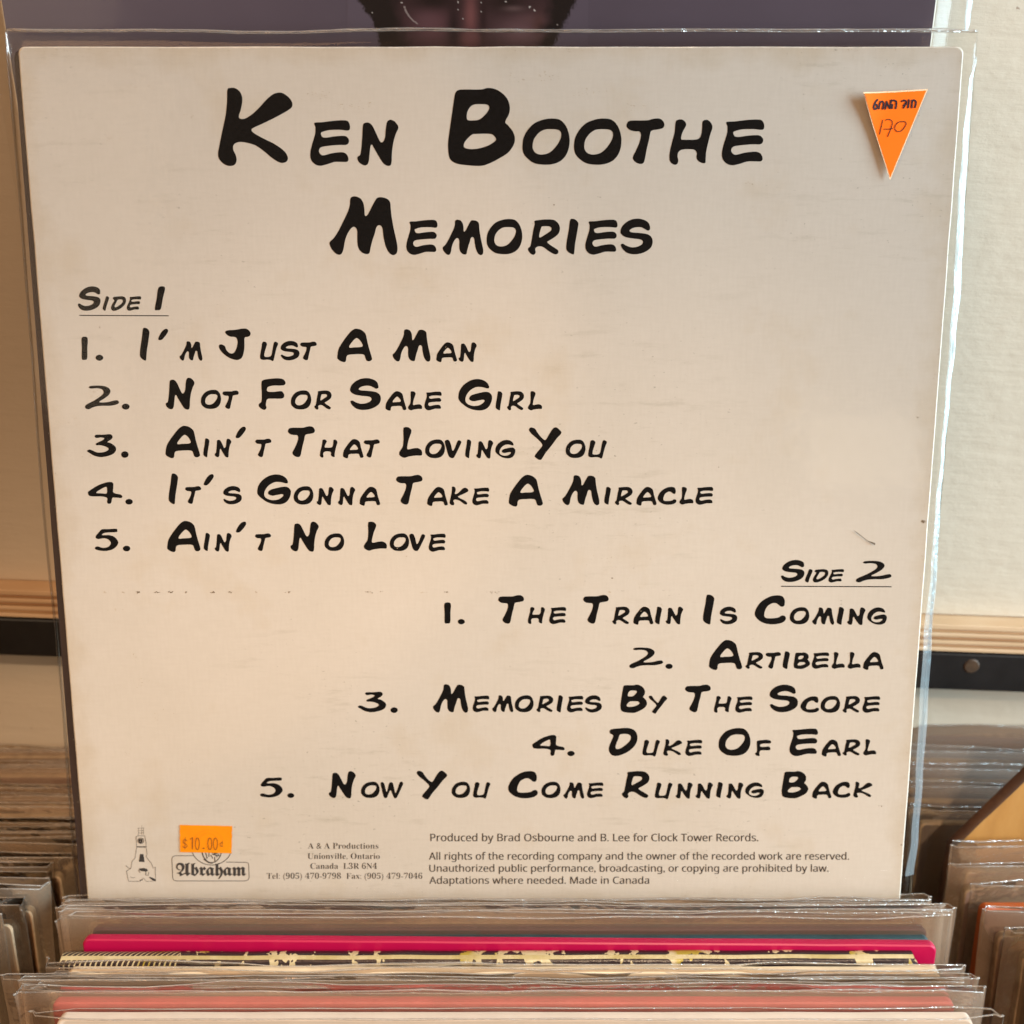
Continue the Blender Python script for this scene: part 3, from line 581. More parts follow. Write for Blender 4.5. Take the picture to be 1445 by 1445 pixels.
# clock-tower drawing
p = Print(fr, OFF)
def L_(pts, wd_=.55): p.stroke([Z(*a) for a in pts], wd_)
L_([(218,105),(218,205)], .4); L_([(185,130),(183,205)], .4); L_([(235,125),(235,200)], .4)
for y in (135, 160, 185): L_([(176,y),(242,y - 3)], .35)
L_([(160,225),(175,212),(248,212),(262,285),(262,330),(165,328),(160,225)], .7); L_([(165,322),(265,322)], .9)
p.stroke([Z(*a) for a in ell(208, 262, 30, 28)], .8); p.stroke([Z(*a) for a in ell(206, 264, 13, 14)], 2.2); L_([(185,245),(205,262),(230,240)], 1.2)
L_([(165,335),(150,440),(120,470),(108,540),(58,575)], .6); L_([(265,335),(272,400),(262,420),(290,460),(315,490),(335,540),(358,532)], .6)
L_([(55,515),(100,552),(108,540)], .6); L_([(62,575),(80,660),(85,675),(200,676),(235,640),(262,676),(360,672),(356,560),(358,532)], .6)
p.add([Z(*a) for a in ((200,398),(235,398),(247,480),(188,476))], [(0, 1, 2, 3)], up=.00001)
p.add([Z(*a) for a in ((190,545),(240,540),(272,550),(282,568),(262,578),(215,572),(192,562))], [tuple(range(7))], up=.00001)
p.add([Z(*a) for a in ((290,628),(330,640),(358,655),(358,672),(330,668),(300,645))], [tuple(range(6))], up=.00001)
L_([(185,560),(200,585)], .8); L_([(262,580),(255,610),(285,615),(290,580)], .8); L_([(260,590),(262,612)], .5); L_([(100,630),(125,640),(150,635)], .5); L_([(200,665),(225,660)], 1.2)
p.build('clock_tower_drawing', M['ink_dark'], cv)

# scuffs and dirt on the card
def scuff(pr, cx, cy, w_, h_, n, s, slope=0, rnd=random.Random(3)):
    for _ in range(n):
        x = cx + rnd.gauss(0, .35) * w_; y = cy + slope * (x - cx) + rnd.gauss(0, .35) * h_
        k = rnd.randint(4, 6); a0 = rnd.random() * 6; rs = s * rnd.uniform(.4, 1.2); el = rnd.uniform(1, 2.4)
        pts = [(x + el * rs * math.cos(a0 + 6.283 * i / k) * rnd.uniform(.6, 1), y + rs * math.sin(a0 + 6.283 * i / k) * rnd.uniform(.6, 1) + slope * el * rs * math.cos(a0 + 6.283 * i / k)) for i in range(k)]
        pr.k += 1; pr.add(pts, [tuple(range(k))], up=.000002 * (pr.k % 12))
pd = Print(fr, .00007); pl = Print(fr, .00006)
for (x, w_, n) in ((196, 5, 9), (222, 5, 7), (240, 6, 9), (263, 6, 6), (301, 5, 7), (325, 5, 8), (362, 2, 2), (408, 6, 4), (175, 4, 2), (148, 3, 2), (630, 5, 4), (600, 12, 3), (860, 3, 2), (700, 30, 5), (520, 40, 5)):
    scuff(pd if n > 3 else pl, x, 835.5, w_, 1.8, n + 3, .72)
for s_ in ((450, 134, 30, 8, 22), (500, 150, 40, 9, 22), (760, 110, 70, 14, 30), (830, 130, 60, 12, 24), (900, 150, 40, 9, 16), (180, 122, 40, 7, 14), (160, 195, 18, 9, 8), (250, 165, 30, 7, 8), (105, 590, 12, 14, 12), (128, 555, 20, 12, 14), (120, 640, 20, 20, 8),
           (760, 640, 80, 20, 10), (160, 860, 20, 4, 6), (185, 925, 14, 4, 6), (200, 960, 22, 18, 8), (230, 1010, 30, 14, 6), (180, 1060, 20, 12, 5), (560, 780, 60, 20, 6), (850, 790, 60, 30, 9), (910, 855, 50, 10, 6), (1190, 930, 40, 20, 5), (560, 1230, 60, 10, 4), (270, 1075, 6, 5, 4), (640, 440, 100, 50, 12), (1060, 260, 15, 4, 5)):
    scuff(pl, *s_, s=.55)
for s_ in ((1303, 736, 4, 3, 16, .9), (1295, 589, .5, .3, 2, 1.3), (782, 289, .4, .4, 2, .9), (864, 816, .4, .6, 2, .9), (1014, 659, .4, .4, 2, .8), (846, 278, 6, 1, 3, .5), (1187, 851, 1, 4, 4, .5), (142, 462, 2, 2, 3, .6), (1244, 1137, 5, 2, 4, .7), (1272, 1192, 2, 3, 4, .8)):
    scuff(pd, *s_)
for i in range(7): pd.stroke([(1204 + i * 2, 748 + i * 1.2), (1222 + i * 1.6, 762 + i * .9), (1234, 766 + i * .4)][1 if i > 2 else 0:], .35)
rnd = random.Random(5)
for _ in range(240):   # rubbed ring-bite flecks along the borders of the card
    side_ = rnd.random()
    if side_ < .4: x, y = rnd.uniform(30, 1355), 68 + abs(rnd.gauss(0, 3))
    elif side_ < .7: y = rnd.uniform(70, 1250); x = 1361 - (y - 66) * .0777 - abs(rnd.gauss(0, 2.5)) - 1
    else: y = rnd.uniform(70, 1250); x = 24 + (y - 66) * .0812 + abs(rnd.gauss(0, 2.5)) + 1
    scuff(pl, x, y, 3, 1.2, 2, .45, rnd=rnd)
pd.build('scuff_mark', M['scuff'], cv)['kind'] = 'stuff'; pl.build('scuff_mark', M['scuff_lite'], cv)['kind'] = 'stuff'

# ---- clear bag round the main album
mb = bag(MA, WD, HT, .0032, M['bag_main'], lip=.0052, side=.0052, wav=.0006, seed=4, gap=.0012, nx=60, nz=60, flat=False)
# right-hand fold of the bag: a soft pleat standing a little proud
def pleat(name, pts, amp, seed, parent, mat, fr_, off):
    """pts: (px, py, half width px) down the photo; builds a half-round pleat"""
    vs = []; fs = []; n = 7; m_ = len(pts)
    for j, (px, py, hw) in enumerate(pts):
        for i in range(n):
            a = -1 + 2 * i / (n - 1)
            x, z_ = fr_.at(px + hw * a, py, off)
            # the strip falls away to the right, so that it catches the window
            mid = fr_.at(px, py, off)[0]
            tilt = .40 + .07 * noise.noise(Vector((py * .011, seed, 0))) + .03 * noise.noise(Vector((py * .05, seed, 4)))
            vs.append((x, -off - amp * .5 + tilt * (x - mid) + .00005 * a * a, z_))
    for j in range(m_ - 1):
        for i in range(n - 1):
            a = j * n + i; fs.append((a, a + 1, a + n + 1, a + n))
    return raw(name, vs, fs, mat, parent, smooth=True)
def interp(keys, step=8):
    out = []; y = keys[0][1]
    while y <= keys[-1][1]:
        for a, b in zip(keys, keys[1:]):
            if a[1] <= y <= b[1]:
                t = (y - a[1]) / (b[1] - a[1]); t = t * t * (3 - 2 * t)
                out.append((a[0] + (b[0] - a[0]) * t, y, a[2] + (b[2] - a[2]) * t)); break
        y += step
    return out
pleat('sleeve_fold', interp([(1376, 82, 1.2), (1368, 120, 2.6), (1361, 200, 4.2), (1355, 290, 5.5), (1350, 400, 6), (1343, 480, 5), (1336, 560, 4), (1329, 640, 3), (1322, 720, 4), (1317, 800, 5), (1308, 900, 7), (1302, 1000, 7), (1296, 1100, 6), (1290, 1180, 6), (1282, 1240, 7)]), .0016, 2, mb, M['bag_fold'], fr, -.0016)

# ---- triangular shop label
TO = .0014
def tri_grid(c, inset, off, curl, n=26):
    a, b, d = (Vector(p) for p in c); g = (a + b + d) / 3
    a, b, d = (g + (q - g) * (1 - inset) for q in (a, b, d))
    vs = []; fs = []; idx = {}
    for i in range(n + 1):
        for j in range(n + 1 - i):
            u, v = i / n, j / n; q = d + (a - d) * u + (b - d) * v
            x, z_ = fr.at(q.x, q.y, 0)
            # the left top corner has come unstuck and curls toward the viewer
            lift = curl * max(0, (u - .45) / .55) ** 2 * (1 - v * .5)
            idx[(i, j)] = len(vs); vs.append((x, -off - lift, z_))
    for i in range(n):
        for j in range(n - i):
            fs.append((idx[(i, j)], idx[(i + 1, j)], idx[(i, j + 1)]))
            if j < n - i - 1: fs.append((idx[(i + 1, j)], idx[(i + 1, j + 1)], idx[(i, j + 1)]))
    return vs, fs
corners = [(1214.5, 132.5), (1307, 127), (1254, 255)]
vs, fs = tri_grid(corners, 0, TO, .0013)
st = raw('shop_label', vs, fs, M['label_rim'], MA, smooth=True); st['label'] = 'orange triangular shop label with handwritten price, its left corner lifting'
vs, fs = tri_grid(corners, .045, TO + .00006, .0013); raw('label_face', vs, fs, M['orange_label'], st, smooth=True)
Y9 = q4(1190, 110, 9.03)
p = Print(fr, TO + .0002); 
for pts in ([(850,392),(852,340),(862,298)], [(846,305),(880,296),(903,315),(900,350),(890,388)], [(812,292),(810,340),(802,392)],
            [(724,312),(750,298),(778,312),(774,345),(745,362)], [(768,340),(758,370),(745,394)],
            [(602,302),(632,300),(655,318),(654,360),(646,402)], [(606,350),(600,375),(598,400)],
            [(515,408),(522,360),(532,312)], [(530,318),(548,360),(570,398)], [(574,400),(580,350),(586,296)],
            [(432,406),(438,360),(450,318)], [(446,322),(470,312),(490,330),(488,370),(480,408)],
            [(412,292),(385,325),(368,365),(365,400),(385,412),(405,395),(404,360),(388,352)]):
    p.stroke(curve([Y9(*a) for a in pts], 4), 2.5)
# keep the lettering on the curling surface
def drape(o, base_off, up):
    for v in o.data.vertices:
        # barycentric u of corner a from the photo triangle in local coordinates
        A = fr.at(*corners[0]); B = fr.at(*corners[1]); D = fr.at(*corners[2])
        x, z_ = v.co.x - D[0], v.co.z - D[1]; a1, a2 = A[0] - D[0], A[1] - D[1]; b1, b2 = B[0] - D[0], B[1] - D[1]
        det = a1 * b2 - a2 * b1; u = (x * b2 - z_ * b1) / det; w_ = (a1 * z_ - a2 * x) / det
        v.co.y -= .0013 * max(0, (u - .45) / .55) ** 2 * (1 - w_ * .5)
o = p.build('shop_name_print', M['label_print'], st); drape(o, 0, 0)
p = Print(fr, TO + .0002)
for pts in ([(482,548),(462,640),(442,728)], [(518,550),(555,538),(598,560),(600,610),(572,690),(545,757)], [(497,662),(550,662),(606,655)],
            [(732,570),(690,572),(645,612),(636,660),(670,694),(720,682),(765,630),(778,585),(752,566),(728,572)]):
    p.stroke(curve([Y9(*a) for a in pts], 6), 1.15)
o = p.build('handwritten_price', M['pen'], st); drape(o, 0, 0)

# ---- amber price-gun label over the logo
corn = [(254, 1163.6), (328, 1165.2), (327, 1203.5), (254.5, 1202)]
vs = []; fs = []; nx = 14; nz = 8
for j in range(nz + 1):
    for i in range(nx + 1):
        u, v = i / nx, j / nz
        a = Vector(corn[0]).lerp(Vector(corn[1]), u); b = Vector(corn[3]).lerp(Vector(corn[2]), u); q = a.lerp(b, v)
        if i in (0, nx): q.x += .35 * math.sin(j * 2.6)
        x, z_ = fr.at(q.x, q.y); vs.append((x, -.0003 - .0001 * noise.noise(Vector((u * 4, v * 3, 2))), z_))
for j in range(nz):
    for i in range(nx):
        a = j * (nx + 1) + i; fs.append((a, a + 1, a + nx + 2, a + nx + 1))
pg = raw('price_label', vs, fs, M['price_label'], MA, smooth=True); pg['label'] = 'small amber price label half covering the round logo'
p = Print(fr, .0005); W_ = .95
def zs(pts, wd_=W_): p.stroke([Z(*a) for a in pts], wd_)
zs([(683,258),(668,245),(648,248),(642,268),(655,282),(675,292),(684,310),(672,326),(650,325),(640,312)]); zs([(664,222),(660,342)], .7)
zs([(718,240),(738,222),(738,340)], 1.3)
for cx in (788, 915, 972): p.stroke([Z(*a) for a in ell(cx, 288, 20, 60)], 1.0)
p.stroke([Z(*a) for a in ((845, 332), (858, 334))], 1.4)
zs([(1048,280),(1032,274),(1020,290),(1022,312),(1048,312)], .8); zs([(1042,258),(1038,318)], .7)
p.build('price_print', M['price_print'], pg)
p = Print(fr, .0004); p.stroke([Z(*a) for a in ell(900, 280, 150, 130, 190, 350, 20)], .35); p.stroke([Z(*a) for a in ell(900, 300, 110, 120, 200, 340, 20)], .3)
p.build('price_print', simple('faint_label_shine_through', (.85, .27, .01), .6, .05), pg)

# ---- album with a portrait, standing upright right behind the main one
PB = empty('portrait_album', (-.0145, .382, CAM.z - .193), (0, 0, 0))
tag(PB, 'mauve album with a dark-haired portrait, standing behind the cream one, only its lower face showing', 'record')
fb = Frame(PB)
bc = rounded_card('cover', .315, .314, .003, [cover_mat('mauve_cover_print', (.105, .085, .120), None, .35, 6), M['edge']], PB, seed=3)
def portrait():
    vs = []; fs = []; cols = []
    nx, nz = 250, 120
    x0, x1, y0, y1 = 490, 830, -60, 110
    def sm(d, w_): return max(0, min(1, .5 - d / w_))
    for j in range(nz + 1):
        for i in range(nx + 1):
            px = x0 + (x1 - x0) * i / nx; py = y0 + (y1 - y0) * j / nz
            x, z_ = fb.at(px, py); vs.append((x, -.00004, z_))
            nz1 = noise.noise(Vector((px * .09, py * .09, 0))) ; nz2 = noise.noise(Vector((px * .4, py * .3, 3)))
            g = Vector((.105, .085, .120)).lerp(Vector((.105, .085, .120)), 0)
            # hair mass
            hl = 505 + max(0, py) * .75 - max(0, py - 30) * .5; hr = 814 - max(0, py) * .5
            d = max(hl - px, px - hr) + nz1 * 5 + nz2 * 5
            k = sm(d, 5); c = g.lerp(Vector((.007, .005, .007)), k)
            # face
            e = math.hypot((px - 668) / 108, (py + 10) / 150) - 1
            kf = sm(e * 90 + nz1 * 6, 14) * (1 if py < 200 else 0)
            skin = Vector((.042, .020, .026))
            def blob(cx, cy, rx, ry, col, st_):
                nonlocal skin
                q = math.exp(-(((px - cx) / rx) ** 2 + ((py - cy) / ry) ** 2)); skin = skin.lerp(Vector(col), q * st_)
            blob(610, 38, 26, 26, (.13, .055, .070), .9); blob(735, 46, 34, 20, (.16, .085, .100), .9); blob(664, 20, 9, 44, (.20, .075, .080), .9)
            blob(664, 55, 16, 10, (.17, .065, .072), .8); blob(640, 40, 8, 40, (.012, .006, .010), .9); blob(682, 26, 5, 40, (.020, .008, .012), .8)
            blob(712, 3, 30, 15, (.012, .006, .008), .95); blob(612, 2, 34, 12, (.008, .004, .006), .95); blob(600, 30, 16, 12, (.12, .06, .075), .5); blob(748, 28, 22, 9, (.12, .06, .07), .6); blob(725, 12, 14, 4, (.12, .075, .08), .8); blob(760, 35, 9, 18, (.075, .030, .028), .7)
            blob(700, -25, 30, 10, (.01, .006, .008), .9); blob(660, -30, 60, 16, (.06, .026, .03), .5)
            c = c.lerp(skin, kf)
            r_ = math.hypot((px - 620) / 50, (py - 2) / 40)
            if abs(r_ - 1) < .022 and px < 590 and py > 8: c = c.lerp(Vector((.35, .30, .30)), .7)
            for (sx, sy, rr) in ((646, 3, 1.6), (646, 14, 1.3), (679, 4, 1.5), (679.5, 16, 1.4), (747.5, 10, 1.6), (754.5, 14.5, 1.5), (714, 2, 1.6), (567, 4, 1.6), (653, 27, 1.1), (786, 35, 1.2), (525, 18, 1.2)):
                if math.hypot(px - sx, py - sy) < rr * .72: c = Vector((.6, .57, .56))
            cols.append((*c, 1))
    for j in range(nz):
        for i in range(nx):
            a = j * (nx + 1) + i; fs.append((a, a + nx + 1, a + nx + 2, a + 1))
    m, t, n, l = nodes('portrait_print'); at = n.new('ShaderNodeVertexColor'); at.layer_name = 'print'
    b = n['Principled BSDF']; l.new(at.outputs[0], b.inputs['Base Color']); b.inputs['Roughness'].default_value = .35; b.inputs['Specular IOR Level'].default_value = .35
    o = raw('portrait', vs, fs, m, bc)
    ca = o.data.color_attributes.new('print', 'FLOAT_COLOR', 'POINT')
    for k, c in enumerate(cols): ca.data[k].color = c
portrait()
pb = bag(PB, .315, .314, .003, M['bag_main'], lip=.006, side=.0065, wav=.0012, seed=12, gap=.0012, nx=50, nz=40)
pleat('sleeve_fold', interp([(1371, -40, 4), (1367, 0, 5), (1364, 30, 4.5), (1362, 44, 2)], 4), .0014, 5, pb, M['bag_fold'], fb, -.0015)

# ---- records standing in front of the main album ----------------------------
g_front = 'records in the middle row in front of the cream album'
def pattern_gold():
    m, t, n, l = nodes('gold_black_print'); b = n['Principled BSDF']
    tc = n.new('ShaderNodeTexCoord'); sp = n.new('ShaderNodeSeparateXYZ'); l.new(tc.outputs['Object'], sp.inputs[0])
    X = sp.outputs[0]; Yy = sp.outputs[1]
    def mth(op, a, b_=None, c=None):
        q = n.new('ShaderNodeMath'); q.operation = op
        for i, v in enumerate((a, b_, c)):
            if v is None: continue
            if isinstance(v, (int, float)): q.inputs[i].default_value = v
            else: l.new(v, q.inputs[i])
        return q.outputs[0]
    # slanted ruling at the left end
    sl = mth('ADD', X, mth('MULTIPLY', Yy, -.8)); fr1 = mth('FRACT', mth('MULTIPLY', sl, 520)); hatch = mth('LESS_THAN', fr1, .30)
    left = mth('LESS_THAN', X, -.112)
    f = noise_n(n, l, 120, 3, .6, sc3=(1, .8, .3)); blob = mth('GREATER_THAN', f, .555)
    wide = mth('MULTIPLY', left, hatch); rest = mth('MULTIPLY', mth('SUBTRACT', 1.0, left), blob)
    msk = mth('ADD', wide, rest)
    # the worn light ridge along the middle of the top
    ridge = mth('LESS_THAN', mth('ABSOLUTE', mth('SUBTRACT', Yy, .0018)), .0007)
    wob = noise_n(n, l, 60, 3); col = ramp(n, l, wob, [(.35, (.42, .32, .13)), (.6, (.55, .44, .25))])
    gold = ramp(n, l, noise_n(n, l, 45, 2, loc=(2, 0, 0)), [(.52, (.52, .42, .24)), (.58, (.36, .26, .035))])
    base = mix(n, l, msk, (.022, .012, .014), gold); base = mix(n, l, ridge, base, col)
    l.new(base, b.inputs['Base Color']); b.inputs['Roughness'].default_value = .28
    bump(n, l, noise_n(n, l, 240, 4, .7), .5, .0008, b)
    return m
def row_front():
    T_ = 5
    for hd, h, lab, c, sd, lp in ((.3168, -.2792, 'thin pale brown record squeezed behind the greyish beige one', (.55, .42, .30), 121, .0045),
                                  (.3132, -.2806, 'thin walnut brown record in front of the greyish beige one', (.30, .19, .13), 122, .0062),
                                  (.3097, -.2800, 'thin dusty grey record behind the dark purple one', (.40, .34, .30), 123, .0050),
                                  (.2868, -.2842, 'thin straw-coloured record in front of the cream-edged one', (.66, .50, .30), 124, .0030),
                                  (.2825, -.2846, 'thin light brown record just behind the cloudy brown one', (.58, .42, .28), 125, .0055),
                                  (.2787, -.2838, 'thin buff record directly behind the coral one', (.72, .55, .38), 126, .0040)):
        album('record', hd, h, -.004 + (sd % 5 - 2) * .0018, T_, lab, c, None, g_front, seed=sd, lip=lp, side=.009 + (sd % 4) * .0015, wav=.0018, t=.0014, roll=(sd % 3 - 1) * .12, yaw=(sd % 4 - 1.5) * .15)
    album('record', .3185, -.2785, -.006, T_, 'record in dusty plastic directly touching the foot of the cream album', (.66, .50, .36), (.30, .22, .18), g_front, seed=21, lip=.0035, side=.010, wd=.318)
    album('record', .3150, -.2800, -.005, T_, 'greyish beige record, second from the cream album', (.60, .45, .33), None, g_front, seed=22, lip=.0055, side=.010)
    album('record', .3115, -.2790, -.004, T_, 'dull brown record in a wide bag, third from the cream album', (.45, .30, .22), (.48, .36, .26), g_front, seed=23, lip=.006, side=.013, plast='bag')
    album('record', .3075, -.2785, -.001, T_, 'dark purple record with a yellow fleck, behind the teal one', (.060, .022, .040), (.030, .030, .040), g_front, seed=24, lip=.008, side=.012, plast='bag', edge=simple('purple_worn_edge', (.09, .04, .06), .6, .3))
    album('record', .3040, -.2800, -.001, T_, 'teal blue record just behind the bright magenta one', (.012, .060, .085), None, g_front, seed=25, lip=.009, side=.008, plast='bag_main', edge=simple('teal_worn_edge', (.03, .09, .12), .5, .3))
    mg = simple('bright_magenta_card', (.42, .003, .055), .38, .06, 30); 
    album('record', .2990, -.2768, -.0015, T_, 'bright magenta record without a bag, just behind the gold and black one', (.6, .01, .07), None, g_front, seed=26, plast=None, cover=mg, edge=mg, yaw=-.55, t=.0035)
    # gatefold album with a rounded printed top
    root = album('record', .2925, -.2805, -.009, T_, 'gold and black patterned gatefold record with a worn rounded edge up', (.5, .4, .2), None, g_front, seed=27, plast=None, cover=(pg_ := pattern_gold()), edge=pg_, t=.0052, ht=.3105, roll=-.15)
    nx = 90; vs = []; fs = []; na = 10
    for i in range(nx + 1):
        x = -.155 + .310 * i / nx
        for k in range(na + 1):
            a = math.pi * k / na; rr = .0033 * (1 + .05 * noise.noise(Vector((x * 60, k * .3, 0))))
            vs.append((x, .0026 - rr * math.cos(a) + .0008, .3098 + rr * .75 * math.sin(a) + .0003 * noise.noise(Vector((x * 50, 3, 1)))))
    for i in range(nx):
        for k in range(na):
            a = i * (na + 1) + k; fs.append((a, a + na + 1, a + na + 2, a + 1))
    raw('folded_top', vs, fs, pg_, root, smooth=True)
    album('record', .2885, -.2806, -.003, T_, 'cream-edged record in creased plastic, in front of the gold and black one', (.66, .52, .36), None, g_front, seed=28, lip=.001, side=.011, wav=.0022, edge=simple('creamy_card_edge', (.78, .62, .42), .7, .15))
    album('record', .2845, -.2850, -.008, T_, 'tan record in a bag reaching furthest to the left', (.70, .50, .33), None, g_front, seed=29, lip=.0045, side=.020, wav=.0025)
    album('record', .2805, -.2850, -.004, T_, 'brown record in cloudy plastic behind the coral one', (.60, .42, .30), None, g_front, seed=30, lip=.005, side=.009, wav=.0024)
    co = simple('coral_red_card', (.66, .115, .115), .5, .12, 40)
    album('record', .2757, -.2815, -.003, T_, 'coral red record in creased plastic behind the white one', (.7, .15, .12), None, g_front, seed=31, lip=.0042, side=.013, wav=.0022, cover=co, edge=co, t=.0036, gap=.0009)
    wh = simple('off_white_card', (.68, .58, .49), .55, .06, 60)
    album('record', .2695, -.2828, .001, T_, 'off-white record, nearest complete top edge in the middle row', (.8, .7, .6), None, g_front, seed=32, plast='bag_main', lip=.0005, side=.012, wav=.002, cover=wh, edge=wh, t=.0042, gap=.0014)
    album('record', .2640, -.2880, 0, T_, 'grey record with dark script, cut off by the bottom of the view', (.40, .38, .35), (.06, .055, .055), g_front, seed=33, lip=.003, side=.010)
row_front()
# records under and behind the main album (they carry it)
for i, (hd, c) in enumerate(((.334, (.4, .3, .2)), (.345, (.12, .06, .05)), (.356, (.3, .28, .25)))):
    album('record', hd, -.2815, -.006, 3, ['tan record that carries the cream album', 'maroon record hidden behind the cream album', 'grey record hidden behind the cream album'][i], c, None, 'records under the cream album', seed=40 + i, plast=None)

album('record', .3735, .0275, -.0105, math.degrees(LEAN), 'dark sheet added right behind the cream album to make the dark strip at its lower left', (.055, .040, .040), None, seed=44, plast=None, roll=.22, ht=.313, t=.002, wd=.312, edge=simple('plum_edge', (.05, .035, .045), .6, .2))  # added card, turned slightly so a dark strip shows beside the cover
# ---- left row
gl = 'records in the row at the left'
LP = [  # hd, h, colour, spots, right end x, lip, label
 (.4115, -.2720, (0.652, 0.522, 0.377), None, -.172, .004, 'pale tan record at the back of the left row, against the wall'),
 (.4050, -.2745, (0.700, 0.551, 0.319), None, -.172, .003, 'light wood-brown record, second from the wall in the left row'),
 (.3970, -.2730, (0.123, 0.026, 0.020), None, -.174, .003, 'dark maroon record near the back of the left row'),
 (.3890, -.2780, (0.246, 0.174, 0.167), None, -.173, .005, 'grey-mauve record in front of the maroon one'),
 (.3800, -.2770, (0.652, 0.435, 0.275), None, -.172, .003, 'tan record with a dark nick in its top edge, middle of the left row'),
 (.3720, -.2760, (0.109, 0.123, 0.138), None, -.175, .005, 'slate blue-grey record in the left row'),
 (.3630, -.2770, (0.189, 0.174, 0.174), (.2, .18, .17), -.176, .006, 'dark grey record in front of the slate one'),
 (.3550, -.2780, (0.232, 0.174, 0.145), None, -.176, .007, 'brown-grey record with a bright corner glint'),
 (.3470, -.2780, (0.290, 0.203, 0.160), None, -.178, .008, 'dull brown record, its bag standing tall'),
 (.3380, -.2790, (0.377, 0.246, 0.160), None, -.182, .008, 'brown record behind two clear bag corners'),
 (.3290, -.2790, (0.435, 0.275, 0.160), None, -.187, .008, 'warm brown record behind the crumpled bag'),
 (.3200, -.2790, (0.493, 0.290, 0.160), None, -.185, .009, 'brown record in a crumpled glinting bag'),
 (.3120, -.2800, (0.348, 0.232, 0.145), None, -.190, .008, 'dark tan record, its bag corner bent over'),
 (.3040, -.2810, (0.290, 0.189, 0.131), None, -.197, .009, 'dark record with three bag edges fanned out'),
 (.2960, -.2820, (0.319, 0.203, 0.131), None, -.200, .008, 'dim brown record near the front of the left row'),
 (.2880, -.2830, (0.522, 0.275, 0.174), None, -.206, .008, 'reddish brown record near the front of the left row'),
 (.2780, -.2840, (0.435, 0.290, 0.189), None, -.204, .008, 'brown record at the lower left corner'),
 (.2680, -.2840, (0.406, 0.275, 0.189), None, -.200, .009, 'foremost record of the left row'),
]
for i, (hd, h, c, s, xr, lip, lab) in enumerate(LP):
    album('record', hd, h, xr - .157, 3 + (i % 3) * .8, lab, c, s, gl, seed=60 + i, lip=lip, side=.007, wav=.003, plast='bag_dark' if i > 5 else 'bag', yaw=random.uniform(-.8, .8), nx=20, nz=12)
EX = [(.4092, -.2705, (.30, .20, .13), 'thin brown record squeezed between the two tan ones at the back of the left row'),
      (.4010, -.2750, (.50, .35, .20), 'thin honey-brown record behind the dark maroon one'),
      (.3930, -.2760, (.10, .03, .025), 'thin dark red record in front of the dark maroon one'),
      (.3845, -.2790, (.32, .24, .20), 'thin taupe record behind the tan one with a nick'),
      (.3760, -.2775, (.10, .12, .14), 'thin dark slate record just behind the slate blue-grey one'),
      (.3675, -.2780, (.24, .20, .19), 'thin ash grey record in front of the slate blue-grey one'),
      (.3590, -.2790, (.34, .25, .19), 'thin mushroom brown record behind the one with a corner glint'),
      (.3510, -.2785, (.18, .12, .10), 'thin cocoa record in front of the one with a corner glint'),
      (.3425, -.2795, (.42, .30, .20), 'thin light tan record in front of the tall-bagged dull brown one'),
      (.3335, -.2800, (.22, .15, .11), 'thin umber record behind the warm brown one'),
      (.3245, -.2800, (.48, .33, .20), 'thin caramel record right behind the crumpled bag'),
      (.3160, -.2805, (.20, .12, .08), 'thin dark record just in front of the crumpled bag'),
      (.3080, -.2815, (.40, .26, .17), 'thin sandy record in front of the bent bag corner'),
      (.3000, -.2822, (.28, .18, .12), 'thin brown record before the three fanned bag edges')]
for i, (hd, h, c, lab) in enumerate(EX):
    album('record', hd, h, -.178 - (max(0, .36 - hd) * .35) - (i % 3) * .004 - .157, 3 + (i % 3) * .8, lab, c, None, gl, seed=140 + i, lip=.003 + (i * 7 % 5) * .0015, side=.004 + (i % 3) * .003, wav=.003, t=.0016, plast='bag_dark' if i > 5 else 'bag', yaw=random.uniform(-.8, .8), nx=20, nz=12)
# ---- right row
gr = 'records in the row at the right'
RP = [
 (.4080, -.2615, (0.464, 0.319, 0.232), None, .170, .005, 'pinkish brown record at the back of the right row, against the wall'),
 (.3980, -.2690, (0.493, 0.275, 0.174), (.28, .2, .16), .170, .005, 'reddish record in rippled plastic, second from the wall at the right'),
 (.3890, -.2730, (0.348, 0.246, 0.189), None, .171, .006, 'brown record behind the sloped board'),
 (.3790, -.2760, (0.290, 0.217, 0.174), None, .172, .007, 'dull brown record with a wavy bag behind the sloped board'),
 (.3700, -.2800, (0.189, 0.145, 0.116), None, .178, .006, 'dark record with a dented grey bag corner behind the sloped board'),
]
for i, (hd, h, c, s, xl, lip, lab) in enumerate(RP):
    album('record', hd, h, xl + .157, 4, lab, c, s, gr, seed=90 + i, lip=lip, side=.006, wav=.0035, plast='bag_milky', yaw=-3 + .5 * i, nx=20, nz=12)
RQ = [
 (.3440, -0.2820, (0.522, 0.362, 0.275), None, .186, .011, 'pinkish record in clear plastic right in front of the sloped board'),
 (.3370, -0.2860, (0.493, 0.348, 0.290), (.45, .32, .28), .184, .010, 'record with a pale triangle on its cover, second from the board'),
 (.3290, -0.2910, (0.290, 0.232, 0.189), None, .190, .012, 'grey-brown record in a tall clear bag'),
 (.3180, -0.2920, (0.362, 0.246, 0.174), None, .190, .010, 'brown record showing two clear bag edges'),
 (.3110, -0.2940, (0.319, 0.232, 0.145), None, .196, .010, 'olive brown record with a glint on its bag'),
]
for i, (hd, h, c, s, xl, lip, lab) in enumerate(RQ):
    album('record', hd, h, xl + .157, 5, lab, c, s, gr, seed=100 + i, lip=lip, side=.0075, wav=.0022, plast='bag_dark' if i > 3 else 'bag', yaw=random.uniform(-.5, .5), nx=24, nz=14)
og = simple('burnt_orange_card', (.42, .085, .012), .45, .18, 30)
